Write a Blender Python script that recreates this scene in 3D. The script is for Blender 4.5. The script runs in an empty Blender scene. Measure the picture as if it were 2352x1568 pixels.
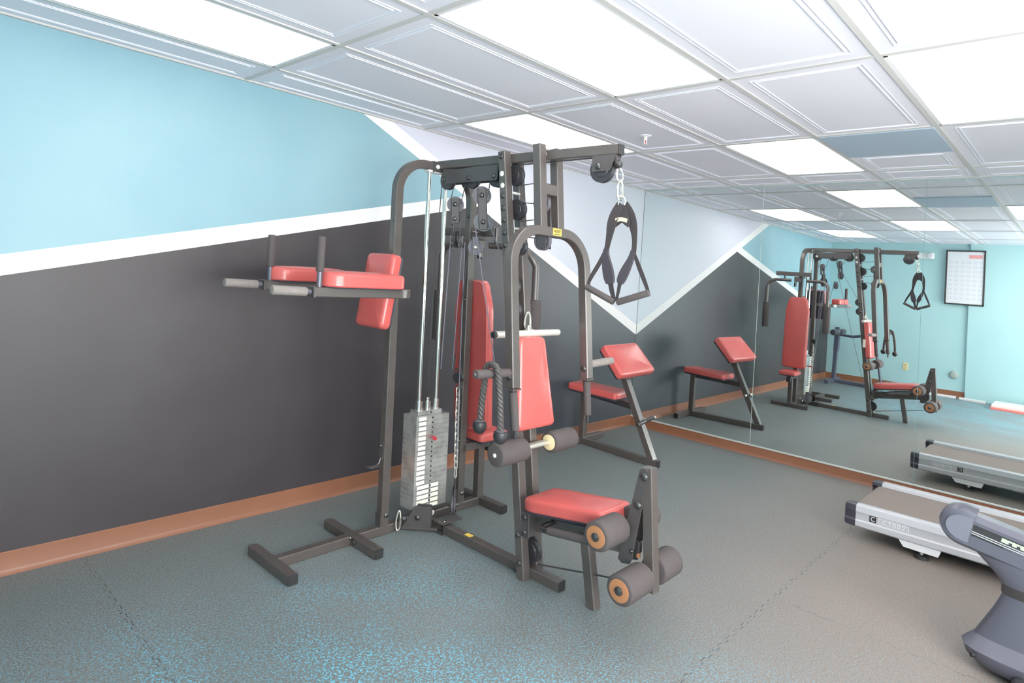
import bpy, bmesh, math, random
from mathutils import Vector, Matrix
random.seed(7)
C = bpy.context.scene.collection
V = Vector
PI = math.pi

# ------------------------------------------------------------------ materials
def new_mat(name):
    m = bpy.data.materials.new(name); m.use_nodes = True
    nt = m.node_tree
    return m, nt, nt.nodes['Principled BSDF']

def mat(name, col, rough=.5, metal=0., bump=0., bscale=60., var=0., vscale=8., spec=.5, coat=0., emis=None, estr=0.):
    m, nt, b = new_mat(name)
    b.inputs['Base Color'].default_value = (*col, 1)
    b.inputs['Roughness'].default_value = rough
    b.inputs['Metallic'].default_value = metal
    b.inputs['Specular IOR Level'].default_value = spec
    b.inputs['Coat Weight'].default_value = coat
    if emis:
        b.inputs['Emission Color'].default_value = (*emis, 1)
        b.inputs['Emission Strength'].default_value = estr
    if bump or var:
        tc = nt.nodes.new('ShaderNodeNewGeometry')
    if bump:
        n = nt.nodes.new('ShaderNodeTexNoise'); n.inputs['Scale'].default_value = bscale
        n.inputs['Detail'].default_value = 3
        nt.links.new(tc.outputs['Position'], n.inputs['Vector'])
        bp = nt.nodes.new('ShaderNodeBump'); bp.inputs['Strength'].default_value = bump
        bp.inputs['Distance'].default_value = .004
        nt.links.new(n.outputs['Fac'], bp.inputs['Height'])
        nt.links.new(bp.outputs['Normal'], b.inputs['Normal'])
    if var:
        n = nt.nodes.new('ShaderNodeTexNoise'); n.inputs['Scale'].default_value = vscale
        n.inputs['Detail'].default_value = 4
        nt.links.new(tc.outputs['Position'], n.inputs['Vector'])
        r = nt.nodes.new('ShaderNodeMapRange')
        r.inputs['From Min'].default_value = .3; r.inputs['From Max'].default_value = .7
        r.inputs['To Min'].default_value = 1 - var; r.inputs['To Max'].default_value = 1 + var
        nt.links.new(n.outputs['Fac'], r.inputs['Value'])
        mx = nt.nodes.new('ShaderNodeVectorMath'); mx.operation = 'SCALE'
        mx.inputs[0].default_value = col
        nt.links.new(r.outputs['Result'], mx.inputs['Scale'])
        nt.links.new(mx.outputs['Vector'], b.inputs['Base Color'])
    return m

def s2l(r, g, b):
    f = lambda c: (c/255/12.92) if c/255 <= .04045 else ((c/255+.055)/1.055)**2.4
    return (f(r), f(g), f(b))

M = {}
M['steel'] = mat('gunmetal_paint', s2l(80, 73, 70), .30, .15, .05, 300, .10, 14, .8)
M['steel_dark'] = mat('dark_steel', s2l(50, 46, 46), .36, 0, 0, 60, .10, 14, .6)
M['plate'] = mat('plate_steel', s2l(74, 69, 69), .28, .15, .04, 300, .06, 20, .6)
M['bolt'] = mat('bolt_black', (.10, .095, .095), .20, .8, 0)
M['white_cap'] = mat('white_plastic', (.78, .76, .72), .35)
M['rubber'] = mat('black_rubber', (.018, .018, .020), .45)
M['pulley'] = mat('pulley_nylon', s2l(48, 46, 50), .32, 0, 0, 60, .05)
M['pulley_grey'] = mat('pulley_grey', s2l(92, 90, 97), .34)
M['chrome'] = mat('chrome_rod', (.80, .78, .73), .16, 1.0)
M['zinc'] = mat('zinc_hardware', (.80, .77, .68), .28, .75)
M['alum'] = mat('stack_steel', s2l(206, 204, 200), .27, .72, .05, 90, .26, 13)
M['label'] = mat('cream_label', s2l(250, 246, 228), .5)
M['hole'] = mat('hole_dark', (.01, .01, .01), .7)
M['red'] = mat('red_vinyl', s2l(196, 84, 80), .27, 0, .05, 180, .04, 9, .5, .10)
M['red_pin'] = mat('red_pin', s2l(190, 40, 55), .3)
M['backing'] = mat('pad_backing', s2l(52, 50, 62), .5)
M['foam'] = mat('foam_grip', s2l(72, 65, 65), .85, 0, .2, 400)
M['foam_light'] = mat('worn_foam_grip', s2l(128, 120, 116), .85, 0, .25, 300, .10, 60)
M['wood'] = mat('tan_disc', s2l(166, 110, 72), .5)
M['yellow'] = mat('yellow_sticker', s2l(236, 196, 84), .5)
M['black_ink'] = mat('black_ink', (.015, .012, .01), .6)
M['cable'] = mat('coated_cable', s2l(120, 118, 132), .35)
M['cable_dark'] = mat('dark_cable', s2l(60, 56, 58), .4)
M['strap'] = mat('black_webbing', s2l(50, 44, 46), .75, 0, .2, 500)
M['strap_pad'] = mat('padded_webbing', s2l(56, 51, 59), .8, 0, .2, 400)
M['tan_tag'] = mat('tan_tag', s2l(214, 196, 170), .7, 0, .3, 300, .2, 120)
M['rope'] = mat('braided_rope', s2l(66, 61, 60), .5)
M['silver'] = mat('silver_rail', s2l(186, 186, 191), .35, .15, 0)
M['silver2'] = mat('grey_casting', s2l(88, 88, 100), .34, .3, .03, 300)
M['grey_mid'] = mat('grey_mid', s2l(150, 150, 160), .40, .2)
M['belt'] = mat('tread_belt', s2l(130, 116, 110), .75, 0, .1, 300)
M['capblack'] = mat('black_cap', s2l(52, 50, 60), .35)
M['diffuser_dim'] = mat('light_diffuser_dimmed', (.9, .9, .9), .6, emis=(1, .985, .96), estr=2.7)  # same fixture type, glow turned down so the blue wall beside it stays darker
M['diffuser'] = mat('light_diffuser', (.9, .9, .9), .6, emis=(1, .985, .96), estr=5.6)
M['fixture'] = mat('light_frame', s2l(225, 225, 228), .45)
M['ceil_vent'] = mat('grey_panel', s2l(160, 178, 196), .6, 0, .1, 40)
M['grid'] = mat('ceiling_grid', s2l(196, 193, 190), .5)
M['bead'] = mat('ceiling_bead', s2l(236, 237, 246), .4)
M['brown'] = mat('cove_base', s2l(128, 80, 56), .45, 0, .06, 50, .08, 3)
M['mirror_edge'] = mat('mirror_edge', s2l(222, 226, 222), .3, .4)
M['seam'] = mat('mirror_seam', s2l(196, 210, 204), .4)
M['seam_dark'] = mat('mirror_corner_edge', s2l(96, 110, 108), .4)
M['black_frame'] = mat('black_frame', (.02, .02, .022), .4)
M['paper'] = mat('poster_paper', s2l(244, 244, 248), .6)
M['poster_red'] = mat('poster_red', s2l(224, 150, 150), .6)
M['poster_grey'] = mat('poster_grey', s2l(230, 230, 236), .6)
M['ivory'] = mat('ivory_plastic', s2l(236, 218, 170), .4)
M['ivory2'] = mat('ivory_socket', s2l(200, 180, 130), .4)
M['white'] = mat('white_plastic_case', s2l(240, 240, 240), .4)
M['bumper'] = mat('grey_rubber_bumper', s2l(150, 160, 156), .6)
M['board_white'] = mat('white_board', s2l(246, 240, 240), .5)
M['board_red'] = mat('red_board', s2l(226, 120, 110), .5)
M['bluegrey'] = mat('bluegrey_paint', s2l(74, 78, 96), .4, 0, 0, 60, .08)

def principled_geo(name, rough):
    m, nt, b = new_mat(name); b.inputs['Roughness'].default_value = rough
    g = nt.nodes.new('ShaderNodeNewGeometry'); s = nt.nodes.new('ShaderNodeSeparateXYZ')
    nt.links.new(g.outputs['Position'], s.inputs['Vector'])
    return m, nt, b, g, s

class NT:
    """tiny node-math helper"""
    def __init__(s, nt): s.nt = nt
    def val(s, sock, x):
        if isinstance(x, (int, float)): sock.default_value = x
        else: s.nt.links.new(x, sock)
    def m(s, op, a, b=0., c=0.):
        n = s.nt.nodes.new('ShaderNodeMath'); n.operation = op
        s.val(n.inputs[0], a); s.val(n.inputs[1], b)
        if op in ('MULTIPLY_ADD', 'SMOOTH_MIN'): s.val(n.inputs[2], c)
        return n.outputs[0]
    def mix(s, f, a, b):
        n = s.nt.nodes.new('ShaderNodeMix'); n.data_type = 'RGBA'
        s.val(n.inputs[0], f)
        for i, x in ((6, a), (7, b)):
            if isinstance(x, tuple): n.inputs[i].default_value = (*x, 1)
            else: s.nt.links.new(x, n.inputs[i])
        return n.outputs[2]
    def noise(s, vec, scale, detail=3, rough=.5):
        n = s.nt.nodes.new('ShaderNodeTexNoise'); n.inputs['Scale'].default_value = scale
        n.inputs['Detail'].default_value = detail; n.inputs['Roughness'].default_value = rough
        s.nt.links.new(vec, n.inputs['Vector']); return n.outputs['Fac']
    def rng(s, v, a, b, c=0., d=1.):
        n = s.nt.nodes.new('ShaderNodeMapRange'); s.val(n.inputs['Value'], v)
        for k, x in zip(('From Min', 'From Max', 'To Min', 'To Max'), (a, b, c, d)): n.inputs[k].default_value = x
        return n.outputs['Result']
    def bump(s, h, strength, dist, b):
        n = s.nt.nodes.new('ShaderNodeBump'); n.inputs['Strength'].default_value = strength
        n.inputs['Distance'].default_value = dist
        s.nt.links.new(h, n.inputs['Height']); s.nt.links.new(n.outputs['Normal'], b.inputs['Normal'])

# mural wall: blue, black and pale lavender fields parted by white bands
def mural_material():
    m, nt, b, g, s = principled_geo('mural_paint', .48); k = NT(nt)
    x, z = s.outputs['X'], s.outputs['Z']; pos = g.outputs['Position']
    d1 = k.m('SUBTRACT', z, k.m('MULTIPLY_ADD', x, .2365, 1.5037))
    d2 = k.m('SUBTRACT', z, k.m('MULTIPLY_ADD', x, -.4417, 2.714))
    blue = k.mix(k.rng(k.noise(pos, 1.1, 2), .35, .65), s2l(120, 160, 175), s2l(132, 170, 180))
    lav = k.mix(k.rng(x, 1.6, 3.9), s2l(214, 214, 228), s2l(208, 216, 226))
    blk = k.mix(k.rng(k.noise(pos, 2.0, 2), .35, .65), s2l(46, 40, 44), s2l(52, 47, 51))
    blk = k.mix(k.rng(x, 1.2, 3.2), blk, s2l(52, 58, 66))
    wht = s2l(244, 242, 242)
    # left part: black, band, blue
    left = k.mix(k.m('GREATER_THAN', d1, 0.), blk, wht)
    left = k.mix(k.m('GREATER_THAN', d1, .092), left, blue)
    # right part over the diagonal
    right = k.mix(k.m('GREATER_THAN', d2, .098), wht, lav)
    col = k.mix(k.m('GREATER_THAN', d2, 0.), left, right)
    nt.links.new(col, b.inputs['Base Color'])
    k.bump(k.noise(pos, 120, 3), .22, .003, b)
    return m
M['mural'] = mural_material()

def plain_wall(name, c1, c2):
    m, nt, b, g, s = principled_geo(name, .5); k = NT(nt)
    nt.links.new(k.mix(k.rng(k.noise(g.outputs['Position'], .9, 2), .35, .65), c1, c2), b.inputs['Base Color'])
    k.bump(k.noise(g.outputs['Position'], 120, 3), .2, .003, b)
    return m
M['teal'] = plain_wall('aqua_wall_paint', s2l(170, 212, 215), s2l(178, 216, 218))

def floor_material():
    m, nt, b, g, s = principled_geo('rubber_floor', .62); k = NT(nt)
    x, y = s.outputs['X'], s.outputs['Y']; pos = g.outputs['Position']
    b.inputs['Specular IOR Level'].default_value = .45
    big = k.rng(k.noise(pos, .9, 3), .36, .64)
    warm = k.m('MULTIPLY', k.rng(y, -1.2, -2.6), k.rng(x, .2, 2.0))
    base = k.mix(big, s2l(88, 94, 91), s2l(101, 103, 99))
    base = k.mix(k.m('MULTIPLY', warm, .9), base, s2l(126, 107, 96))
    fine = k.noise(pos, 150, 3, .6)
    rough_ = base; base = k.mix(k.rng(fine, .36, .64), k.mix(.45, base, s2l(58, 58, 62)), k.mix(.22, base, s2l(176, 180, 180)))
    base = k.mix(k.m('MULTIPLY', warm, .55), base, rough_)
    near = k.m('MULTIPLY', k.rng(x, 1.3, -.1), k.rng(y, -.5, -1.3))
    mp = nt.nodes.new('ShaderNodeMapping'); mp.inputs['Scale'].default_value = (1.0, 2.1, 1); mp.inputs['Rotation'].default_value = (0, 0, .7)
    nt.links.new(pos, mp.inputs['Vector'])
    sp1 = k.noise(mp.outputs['Vector'], 75, 2, .6)
    mp2 = nt.nodes.new('ShaderNodeMapping'); mp2.inputs['Scale'].default_value = (2.1, 1.0, 1); mp2.inputs['Rotation'].default_value = (0, 0, .3)
    nt.links.new(pos, mp2.inputs['Vector'])
    sp2 = k.noise(mp2.outputs['Vector'], 75, 2, .6)
    spk = k.m('MAXIMUM', sp1, sp2)
    wob = k.rng(k.noise(pos, 2.2, 2), .40, .62)
    amt = k.m('ADD', k.m('MULTIPLY', k.m('MULTIPLY_ADD', near, wob, k.m('MULTIPLY', near, .35)), .62), .12)
    base = k.mix(k.m('MULTIPLY', k.rng(spk, .575, .615), amt), base, s2l(88, 190, 222))
    # interlocking mat seams (thin dark zig-zag lines)
    def seam(a, c0, along, lo, hi, base, w=.0022):
        zig = k.m('MULTIPLY', k.m('SIGN', k.m('SINE', k.m('MULTIPLY', along, 2*PI/.075))), .006)
        dd = k.m('ABSOLUTE', k.m('SUBTRACT', k.m('SUBTRACT', a, c0), zig))
        f = k.m('MULTIPLY', k.m('LESS_THAN', dd, w), k.m('MULTIPLY', k.m('GREATER_THAN', along, lo), k.m('LESS_THAN', along, hi)))
        dash = k.rng(k.noise(pos, 26, 2), .42, .58, .15, .8)
        return k.mix(k.m('MULTIPLY', f, dash), base, s2l(52, 56, 60))
    base = seam(x, -.53, y, -4.5, -.03, base)
    base = seam(y, -2.355, x, .3, 4.0, base, .0026)
    base = seam(x, 1.71, y, -4.5, -2.36, base)
    nt.links.new(base, b.inputs['Base Color'])
    k.bump(fine, .14, .002, b)
    nt.links.new(k.rng(big, 0, 1, .46, .58), b.inputs['Roughness'])
    return m
M['floor'] = floor_material()

def ceiling_material():
    m, nt, b, g, s = principled_geo('ceiling_tile', .55); k = NT(nt)
    col = k.mix(k.rng(k.noise(g.outputs['Position'], 1.0, 2), .35, .65), s2l(222, 221, 230), s2l(228, 226, 234))
    nt.links.new(col, b.inputs['Base Color'])
    return m
M['ceiling'] = ceiling_material()

def mirror_material():
    m, nt, b = new_mat('mirror_glass')
    b.inputs['Base Color'].default_value = (.93, .975, .96, 1)
    b.inputs['Metallic'].default_value = 1; b.inputs['Roughness'].default_value = 0.0
    return m
M['mirror'] = mirror_material()

# ------------------------------------------------------------------ mesh building
class B:
    def __init__(s): s.bm = bmesh.new(); s.mats = []
    def mi(s, m):
        if m not in s.mats: s.mats.append(m)
        return s.mats.index(m)
    def face(s, vs, mi, smooth=True):
        try:
            f = s.bm.faces.new(vs); f.material_index = mi; f.smooth = smooth; return f
        except ValueError: return None
    def loft(s, rings, m, cap0=True, cap1=True, closed=True):
        mi = s.mi(m); R = [[s.bm.verts.new(p) for p in r] for r in rings]; n = len(R[0])
        for a, b in zip(R, R[1:]):
            for i in range(n if closed else n-1):
                j = (i+1) % n; s.face((a[i], a[j], b[j], b[i]), mi)
        if closed and cap0: s.face(R[0][::-1], mi)
        if closed and cap1: s.face(R[-1], mi)
        return s
    def box(s, c, size, m, rot=None, ch=.0):
        hx, hy, hz = size[0]/2, size[1]/2, size[2]/2
        R = rot if rot else Matrix.Identity(3); c = V(c)
        ch = min(ch, hx*.9, hy*.9, hz*.9)
        if ch <= 0:
            rings = [[c + R @ V(p) for p in ((-hx,-hy,z),(hx,-hy,z),(hx,hy,z),(-hx,hy,z))] for z in (-hz, hz)]
        else:
            def ring(i, z):
                a, b = hx-i, hy-i; k = ch
                return [c + R @ V(p) for p in ((-a+k,-b,z),(a-k,-b,z),(a,-b+k,z),(a,b-k,z),(a-k,b,z),(-a+k,b,z),(-a,b-k,z),(-a,-b+k,z))]
            rings = [ring(ch*.6, -hz), ring(0, -hz+ch*.6), ring(0, hz-ch*.6), ring(ch*.6, hz)]
        return s.loft(rings, m)
    def frame(s, t, up):
        t = t.normalized(); x = t.cross(up)
        if x.length < 1e-5: x = t.cross(V((1, 0, 0)) if abs(t.x) < .9 else V((0, 1, 0)))
        x.normalize(); return x, x.cross(t).normalized()
    def sweep(s, path, prof, m, up=V((0, 0, 1)), closed=False, scale=None):
        """prof = list of (a,b) in the plane across the path; a along (t x up), b along up-ish"""
        path = [V(p) for p in path]; n = len(path); rings = []
        px = None
        for i, p in enumerate(path):
            if closed: t = path[(i+1) % n] - path[i-1]
            else: t = path[min(i+1, n-1)] - path[max(i-1, 0)]
            t.normalize()
            if px is None: x, y = s.frame(t, up)
            else:
                x = px - t*px.dot(t)
                x.normalize(); y = x.cross(t).normalized()
            px = x
            k = 1.
            if not closed and 0 < i < n-1:
                a = (path[i]-path[i-1]).normalized(); b = (path[i+1]-path[i]).normalized()
                k = 1/max(.5, math.sqrt((1+a.dot(b))/2))
            sc = scale[i] if scale else 1.
            rings.append([p + x*(u*sc) + y*(v*sc) for u, v in prof])
        if closed:
            mi = s.mi(m); R = [[s.bm.verts.new(q) for q in r] for r in rings]; w = len(prof)
            for i in range(n):
                a, b = R[i], R[(i+1) % n]
                for j in range(w): s.face((a[j], a[(j+1) % w], b[(j+1) % w], b[j]), mi)
            return s
        return s.loft(rings, m)
    def tube(s, path, r, m, seg=12, closed=False, scale=None):
        return s.sweep(path, [(r*math.cos(2*PI*i/seg), r*math.sin(2*PI*i/seg)) for i in range(seg)], m, closed=closed, scale=scale)
    def beam(s, p0, p1, w, h, m, up=V((0, 0, 1)), ch=.004):
        a, b = w/2, h/2
        prof = [(-a+ch,-b),(a-ch,-b),(a,-b+ch),(a,b-ch),(a-ch,b),(-a+ch,b),(-a,b-ch),(-a,-b+ch)]
        return s.sweep([p0, p1], prof, m, up)
    def sqpath(s, path, w, h, m, up, ch=.004):
        a, b = w/2, h/2
        prof = [(-a+ch,-b),(a-ch,-b),(a,-b+ch),(a,b-ch),(a-ch,b),(-a+ch,b),(-a,b-ch),(-a,-b+ch)]
        return s.sweep(path, prof, m, up)
    def lathe(s, p0, axis, prof, m, seg=20):
        """prof = list of (distance along the axis, radius)"""
        p0 = V(p0); t = V(axis).normalized(); x, y = s.frame(t, V((0, 0, 1)))
        rings = [[p0 + t*d + (x*math.cos(2*PI*i/seg) + y*math.sin(2*PI*i/seg))*max(r, 1e-4) for i in range(seg)] for d, r in prof]
        return s.loft(rings, m)
    def cyl(s, p0, p1, r, m, seg=16, round_=.0):
        p0, p1 = V(p0), V(p1); L = (p1-p0).length; q = round_
        if q > 0:
            pr = [(q*(1-math.cos(a)), r-q+q*math.sin(a)) for a in (0, PI/6, PI/3, PI/2)]
            pr = pr + [(L-d, rr) for d, rr in pr[::-1]]
        else: pr = [(0, r), (L, r)]
        return s.lathe(p0, p1-p0, pr, m, seg)
    def pad(s, outline, o, ax, ay, az, th, m, r=.018, back=None, back_th=.0):
        """rounded cushion: 2-D outline (a,b) in the ax/ay plane, grows th along az from o"""
        o, ax, ay, az = V(o), V(ax).normalized(), V(ay).normalized(), V(az).normalized()
        def rounded(pts, rad, n=5):
            out = []; N = len(pts)
            for i in range(N):
                p, a, b = V(pts[i]), V(pts[i-1]), V(pts[(i+1) % N])
                d0 = (a-p); d1 = (b-p); q = min(rad, d0.length*.45, d1.length*.45)
                s0 = p + d0.normalized()*q; s1 = p + d1.normalized()*q
                for j in range(n+1):
                    t = j/n; out.append(s0*(1-t)**2 + p*(2*t*(1-t)) + s1*t*t)
            return out
        base = rounded(outline, .035)
        cen = V((sum(p.x for p in base)/len(base), sum(p.y for p in base)/len(base)))
        N = len(base); nor = []
        for i in range(N):
            t = base[(i+1) % N] - base[i-1]; nn = V((t.y, -t.x)).normalized()
            if nn.dot(base[i]-cen) < 0: nn = -nn
            nor.append(nn)
        def ring(inset, h): return [o + ax*(p.x - nn.x*inset) + ay*(p.y - nn.y*inset) + az*h for p, nn in zip(base, nor)]
        rings = [ring(.004, 0), ring(0, .006)]
        for k in range(0, 6):
            a = k*PI/2/5; rings.append(ring(r*(1-math.cos(a)), th - r + r*math.sin(a)))
        mn = min((p-cen).length for p in base)
        def crown(k, h): return [o + ax*(cen.x+(p.x-nn.x*r-cen.x)*k) + ay*(cen.y+(p.y-nn.y*r-cen.y)*k) + az*h for p, nn in zip(base, nor)]
        rings.append(crown(.85, th+.003)); rings.append(crown(.6, th+.0055)); rings.append(crown(.25, th+.007))
        s.loft(rings, m)
        if back:
            s.loft([ring(.008, -back_th), ring(.004, -.0005)], back)
        return s
    def torus(s, path, r, m, seg=8): return s.tube(path, r, m, seg, closed=True)

def build(name, b, parent=None, T=None, base=None):
    """link the collected shapes as ONE mesh object; T maps the modelling frame to the room"""
    if T is not None: b.bm.transform(T)
    if parent is not None and base is None: base = parent.get('_base')
    if base is not None: bmesh.ops.translate(b.bm, verts=b.bm.verts, vec=-V(base))
    bmesh.ops.recalc_face_normals(b.bm, faces=b.bm.faces)
    me = bpy.data.meshes.new(name); b.bm.to_mesh(me); b.bm.free()
    for m in b.mats: me.materials.append(m)
    me.set_sharp_from_angle(angle=math.radians(32))
    o = bpy.data.objects.new(name, me); C.objects.link(o)
    if parent is not None: o.parent = parent
    return o

BASES = {}
def thing(name, label, cat, base=(0, 0, 0), group=None):
    o = bpy.data.objects.new(name, None); C.objects.link(o); o.location = base
    o.empty_display_size = .1
    o['label'] = label; o['category'] = cat
    if group: o['group'] = group
    BASES[o.name] = V(base)
    return o

class Asm:
    """a thing being assembled: part() links each part under it (or under another part)"""
    def __init__(s, root, T=None): s.root = root; s.T = T; s.base = BASES[root.name]
    def part(s, name, b, parent=None, label=None):
        if s.T is not None: b.bm.transform(s.T)
        bmesh.ops.translate(b.bm, verts=b.bm.verts, vec=-s.base)
        o = build(name, b, None); o.parent = parent if parent else s.root
        if label: o['label'] = label
        return o

def struct(name, b):
    o = build(name, b); o['kind'] = 'structure'; return o
def single(name, b, label, cat, base, group=None, T=None):
    if T is not None: b.bm.transform(T)
    o = build(name, b, None, None, base); o.location = base
    o['label'] = label; o['category'] = cat
    if group: o['group'] = group
    return o

_txt = {}
def text_into(b, s, size, o, ax, ay, m, align='CENTER', offset=0., spacing=1.):
    """lettering as flat mesh placed at o, reading along ax with ay up"""
    cu = bpy.data.curves.new('lettering', 'FONT'); cu.body = s; cu.size = size; cu.align_x = align; cu.align_y = 'CENTER'
    cu.resolution_u = 3; cu.offset = offset; cu.space_character = spacing
    ob = bpy.data.objects.new('lettering', cu); C.objects.link(ob)
    dg = bpy.context.evaluated_depsgraph_get(); me = bpy.data.meshes.new_from_object(ob.evaluated_get(dg))
    o, ax, ay = V(o), V(ax).normalized(), V(ay).normalized(); mi = b.mi(m)
    vs = [b.bm.verts.new(o + ax*v.co.x + ay*v.co.y) for v in me.vertices]
    for p in me.polygons: b.face([vs[i] for i in p.vertices], mi, False)
    C.objects.unlink(ob); bpy.data.objects.remove(ob); bpy.data.curves.remove(cu); bpy.data.meshes.remove(me)

def arc(c, a, b, r, t0, t1, n=8):
    """points on a circle about c in the plane of a and b"""
    c, a, b = V(c), V(a), V(b)
    return [c + a*(r*math.cos(t)) + b*(r*math.sin(t)) for t in [t0 + (t1-t0)*i/n for i in range(n+1)]]

# ------------------------------------------------------------------ room
XM, H = 4.0943, 2.3925           # mirror plane, ceiling height
XB, YR = -2.17, -5.0             # back wall, right wall
YA, DY, DX = -.3665, .61, 1.22   # ceiling grid

b = B(); b.box(((XM+XB)/2+.05, YR/2, -.05), (XM-XB+.5, -YR+.4, .1), M['floor']); struct('floor', b)
b = B(); b.box(((XM+XB)/2, .06, H/2+.02), (XM-XB+.3, .12, H+.06), M['mural']); struct('wall_left', b)
b = B(); b.box((XM+.066, YR/2, H/2+.02), (.12, -YR, H+.06), M['teal']); struct('wall_front', b)
b = B()
b.box((XB-.06, YR/2, H/2+.02), (.12, -YR, H+.06), M['teal'])
b.box((XB+.02, (-2.03+YR)/2, H/2), (.04, -2.03-YR, H), M['teal'])
struct('wall_back', b)
# right wall with a wide window opening
wx0, wx1, wz0, wz1 = -1.9, 1.5, .75, 2.1
b = B()
b.box(((XB+wx0)/2, YR-.06, H/2), (wx0-XB, .12, H), M['teal'])
b.box(((XM+wx1)/2, YR-.06, H/2), (XM-wx1+.1, .12, H), M['teal'])
b.box(((wx0+wx1)/2, YR-.06, wz0/2), (wx1-wx0, .12, wz0), M['teal'])
b.box(((wx0+wx1)/2, YR-.06, (wz1+H)/2), (wx1-wx0, .12, H-wz1), M['teal'])
struct('wall_right', b)
b = B()
for x in (wx0+.02, (wx0+wx1)/2, wx1-.02): b.box((x, YR-.05, (wz0+wz1)/2), (.04, .06, wz1-wz0), M['white'])
for z in (wz0+.02, wz1-.02): b.box(((wx0+wx1)/2, YR-.05, z), (wx1-wx0, .06, .04), M['white'])
struct('window_1', b)

# ceiling: tiles with two raised beads each, grid bars, lights
light_cells = {(-1, 0), (1, 0), (0, 2), (2, 2), (-1, 4), (1, 4), (0, 6), (2, 6)}
vent_cell = (2, 3)
b = B()
b.box(((XM+XB)/2, YR/2, H+.045), (XM-XB+.3, -YR+.3, .03), M['ceiling'])
def yline(j): return 0. if j < 0 else YA - DY*j
def bead(b, x0, x1, y0, y1, ins, w, h):
    x0, x1, y0, y1 = x0+ins, x1-ins, y0-ins, y1+ins
    if x1-x0 < .05 or y0-y1 < .05: return
    z = H - h/2
    b.box(((x0+x1)/2, y0, z), (x1-x0, w, h), M['bead']); b.box(((x0+x1)/2, y1, z), (x1-x0, w, h), M['bead'])
    b.box((x0, (y0+y1)/2, z), (w, y0-y1, h), M['bead']); b.box((x1, (y0+y1)/2, z), (w, y0-y1, h), M['bead'])
for i in range(-2, 4):
    for j in range(-1, 8):
        x0, x1 = max(XB, DX*i), min(XM, DX*(i+1)); y0, y1 = yline(j), max(YR, yline(j+1))
        if x1-x0 < .05 or y0-y1 < .05 or (i, j) in light_cells: continue
        b.box(((x0+x1)/2, (y0+y1)/2, H+.014), (x1-x0-.004, y0-y1-.004, .028), M['ceiling'])
        if (i, j) == vent_cell: x0 = x0 + .66
        bead(b, x0, x1, y0, y1, .072, .0032, .003); bead(b, x0, x1, y0, y1, .090, .0046, .004)
struct('ceiling', b)
b = B()
for i in range(-1, 4): b.box((DX*i, YR/2, H-.002), (.024, -YR, .006), M['grid'])
for j in range(0, 8): b.box(((XM+XB)/2, yline(j), H-.0025), (XM-XB, .024, .006), M['grid'])
b.box(((XM+XB)/2, -.010, H-.004), (XM-XB, .020, .010), M['grid']); b.box((XM-.012, YR/2, H-.004), (.022, -YR, .010), M['grid'])
struct('trim_1', b)

LN = {(-1, 0): 'long bright ceiling light at upper left beside the blue wall', (1, 0): 'ceiling light by the dark wall just behind the top bar of the multi gym',
      (0, 2): 'large ceiling light at top centre of the picture', (2, 2): 'ceiling light panel beside the blue-grey blank tile near the mirror',
      (-1, 4): 'ceiling light above the camera, third column from the mural wall, back half', (1, 4): 'ceiling light at upper right corner of the picture above the treadmill',
      (0, 6): 'ceiling light nearest the window wall, back half of the room', (2, 6): 'ceiling light nearest the window wall on the mirror side'}
for (i, j), lb in LN.items():
    x0, x1, y0, y1 = DX*i+.012, DX*(i+1)-.012, yline(j)-.012, yline(j+1)+.012
    cx, cy = (x0+x1)/2, (y0+y1)/2
    A = Asm(thing('ceiling_light', lb, 'ceiling light', (cx, cy, H), 'recessed ceiling lights'))
    b = B()
    for yy in (y0-.009, y1+.009): b.box((cx, yy, H+.002), (x1-x0, .018, .012), M['fixture'], ch=.002)
    for xx in (x0+.009, x1-.009): b.box((xx, cy, H+.002), (.018, y0-y1, .012), M['fixture'], ch=.002)
    A.part('frame', b)
    b = B(); b.box((cx, cy, H+.006), (x1-x0-.034, y0-y1-.034, .006), M['diffuser_dim'] if (i, j) == (-1, 0) else M['diffuser']); A.part('diffuser', b)
x0 = DX*2+.012; y0, y1 = yline(3)-.012, yline(4)+.012
b = B(); b.box((x0+.32, (y0+y1)/2, H-.004), (.64, y0-y1, .012), M['ceil_vent'], ch=.002)
single('ceiling_panel', b, 'flat blue-grey blank ceiling panel beside a light near the mirror', 'ceiling panel', (x0+.32, (y0+y1)/2, H))
A = Asm(thing('sprinkler_head', 'small white fire sprinkler hanging from a ceiling tile above the preacher bench', 'sprinkler', (2.011, -1.286, H)))
b = B(); b.lathe((2.011, -1.286, H), (0, 0, -1), [(0, .038), (.004, .036), (.008, .018), (.010, .014)], M['white']); A.part('escutcheon', b)
b = B(); b.cyl((2.011, -1.286, H-.008), (2.011, -1.286, H-.03), .011, M['white'])
for s_ in (-1, 1): b.tube([(2.011+s_*.009, -1.286, H-.028), (2.011+s_*.015, -1.286, H-.04), (2.011+s_*.006, -1.286, H-.055)], .0035, M['white'], 6)
b.lathe((2.011, -1.286, H-.053), (0, 0, -1), [(0, .006), (.002, .017), (.004, .017)], M['white'])
b.cyl((2.011, -1.286, H-.03), (2.011, -1.286, H-.053), .003, M['red_pin'], 8); A.part('nozzle', b)

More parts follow.
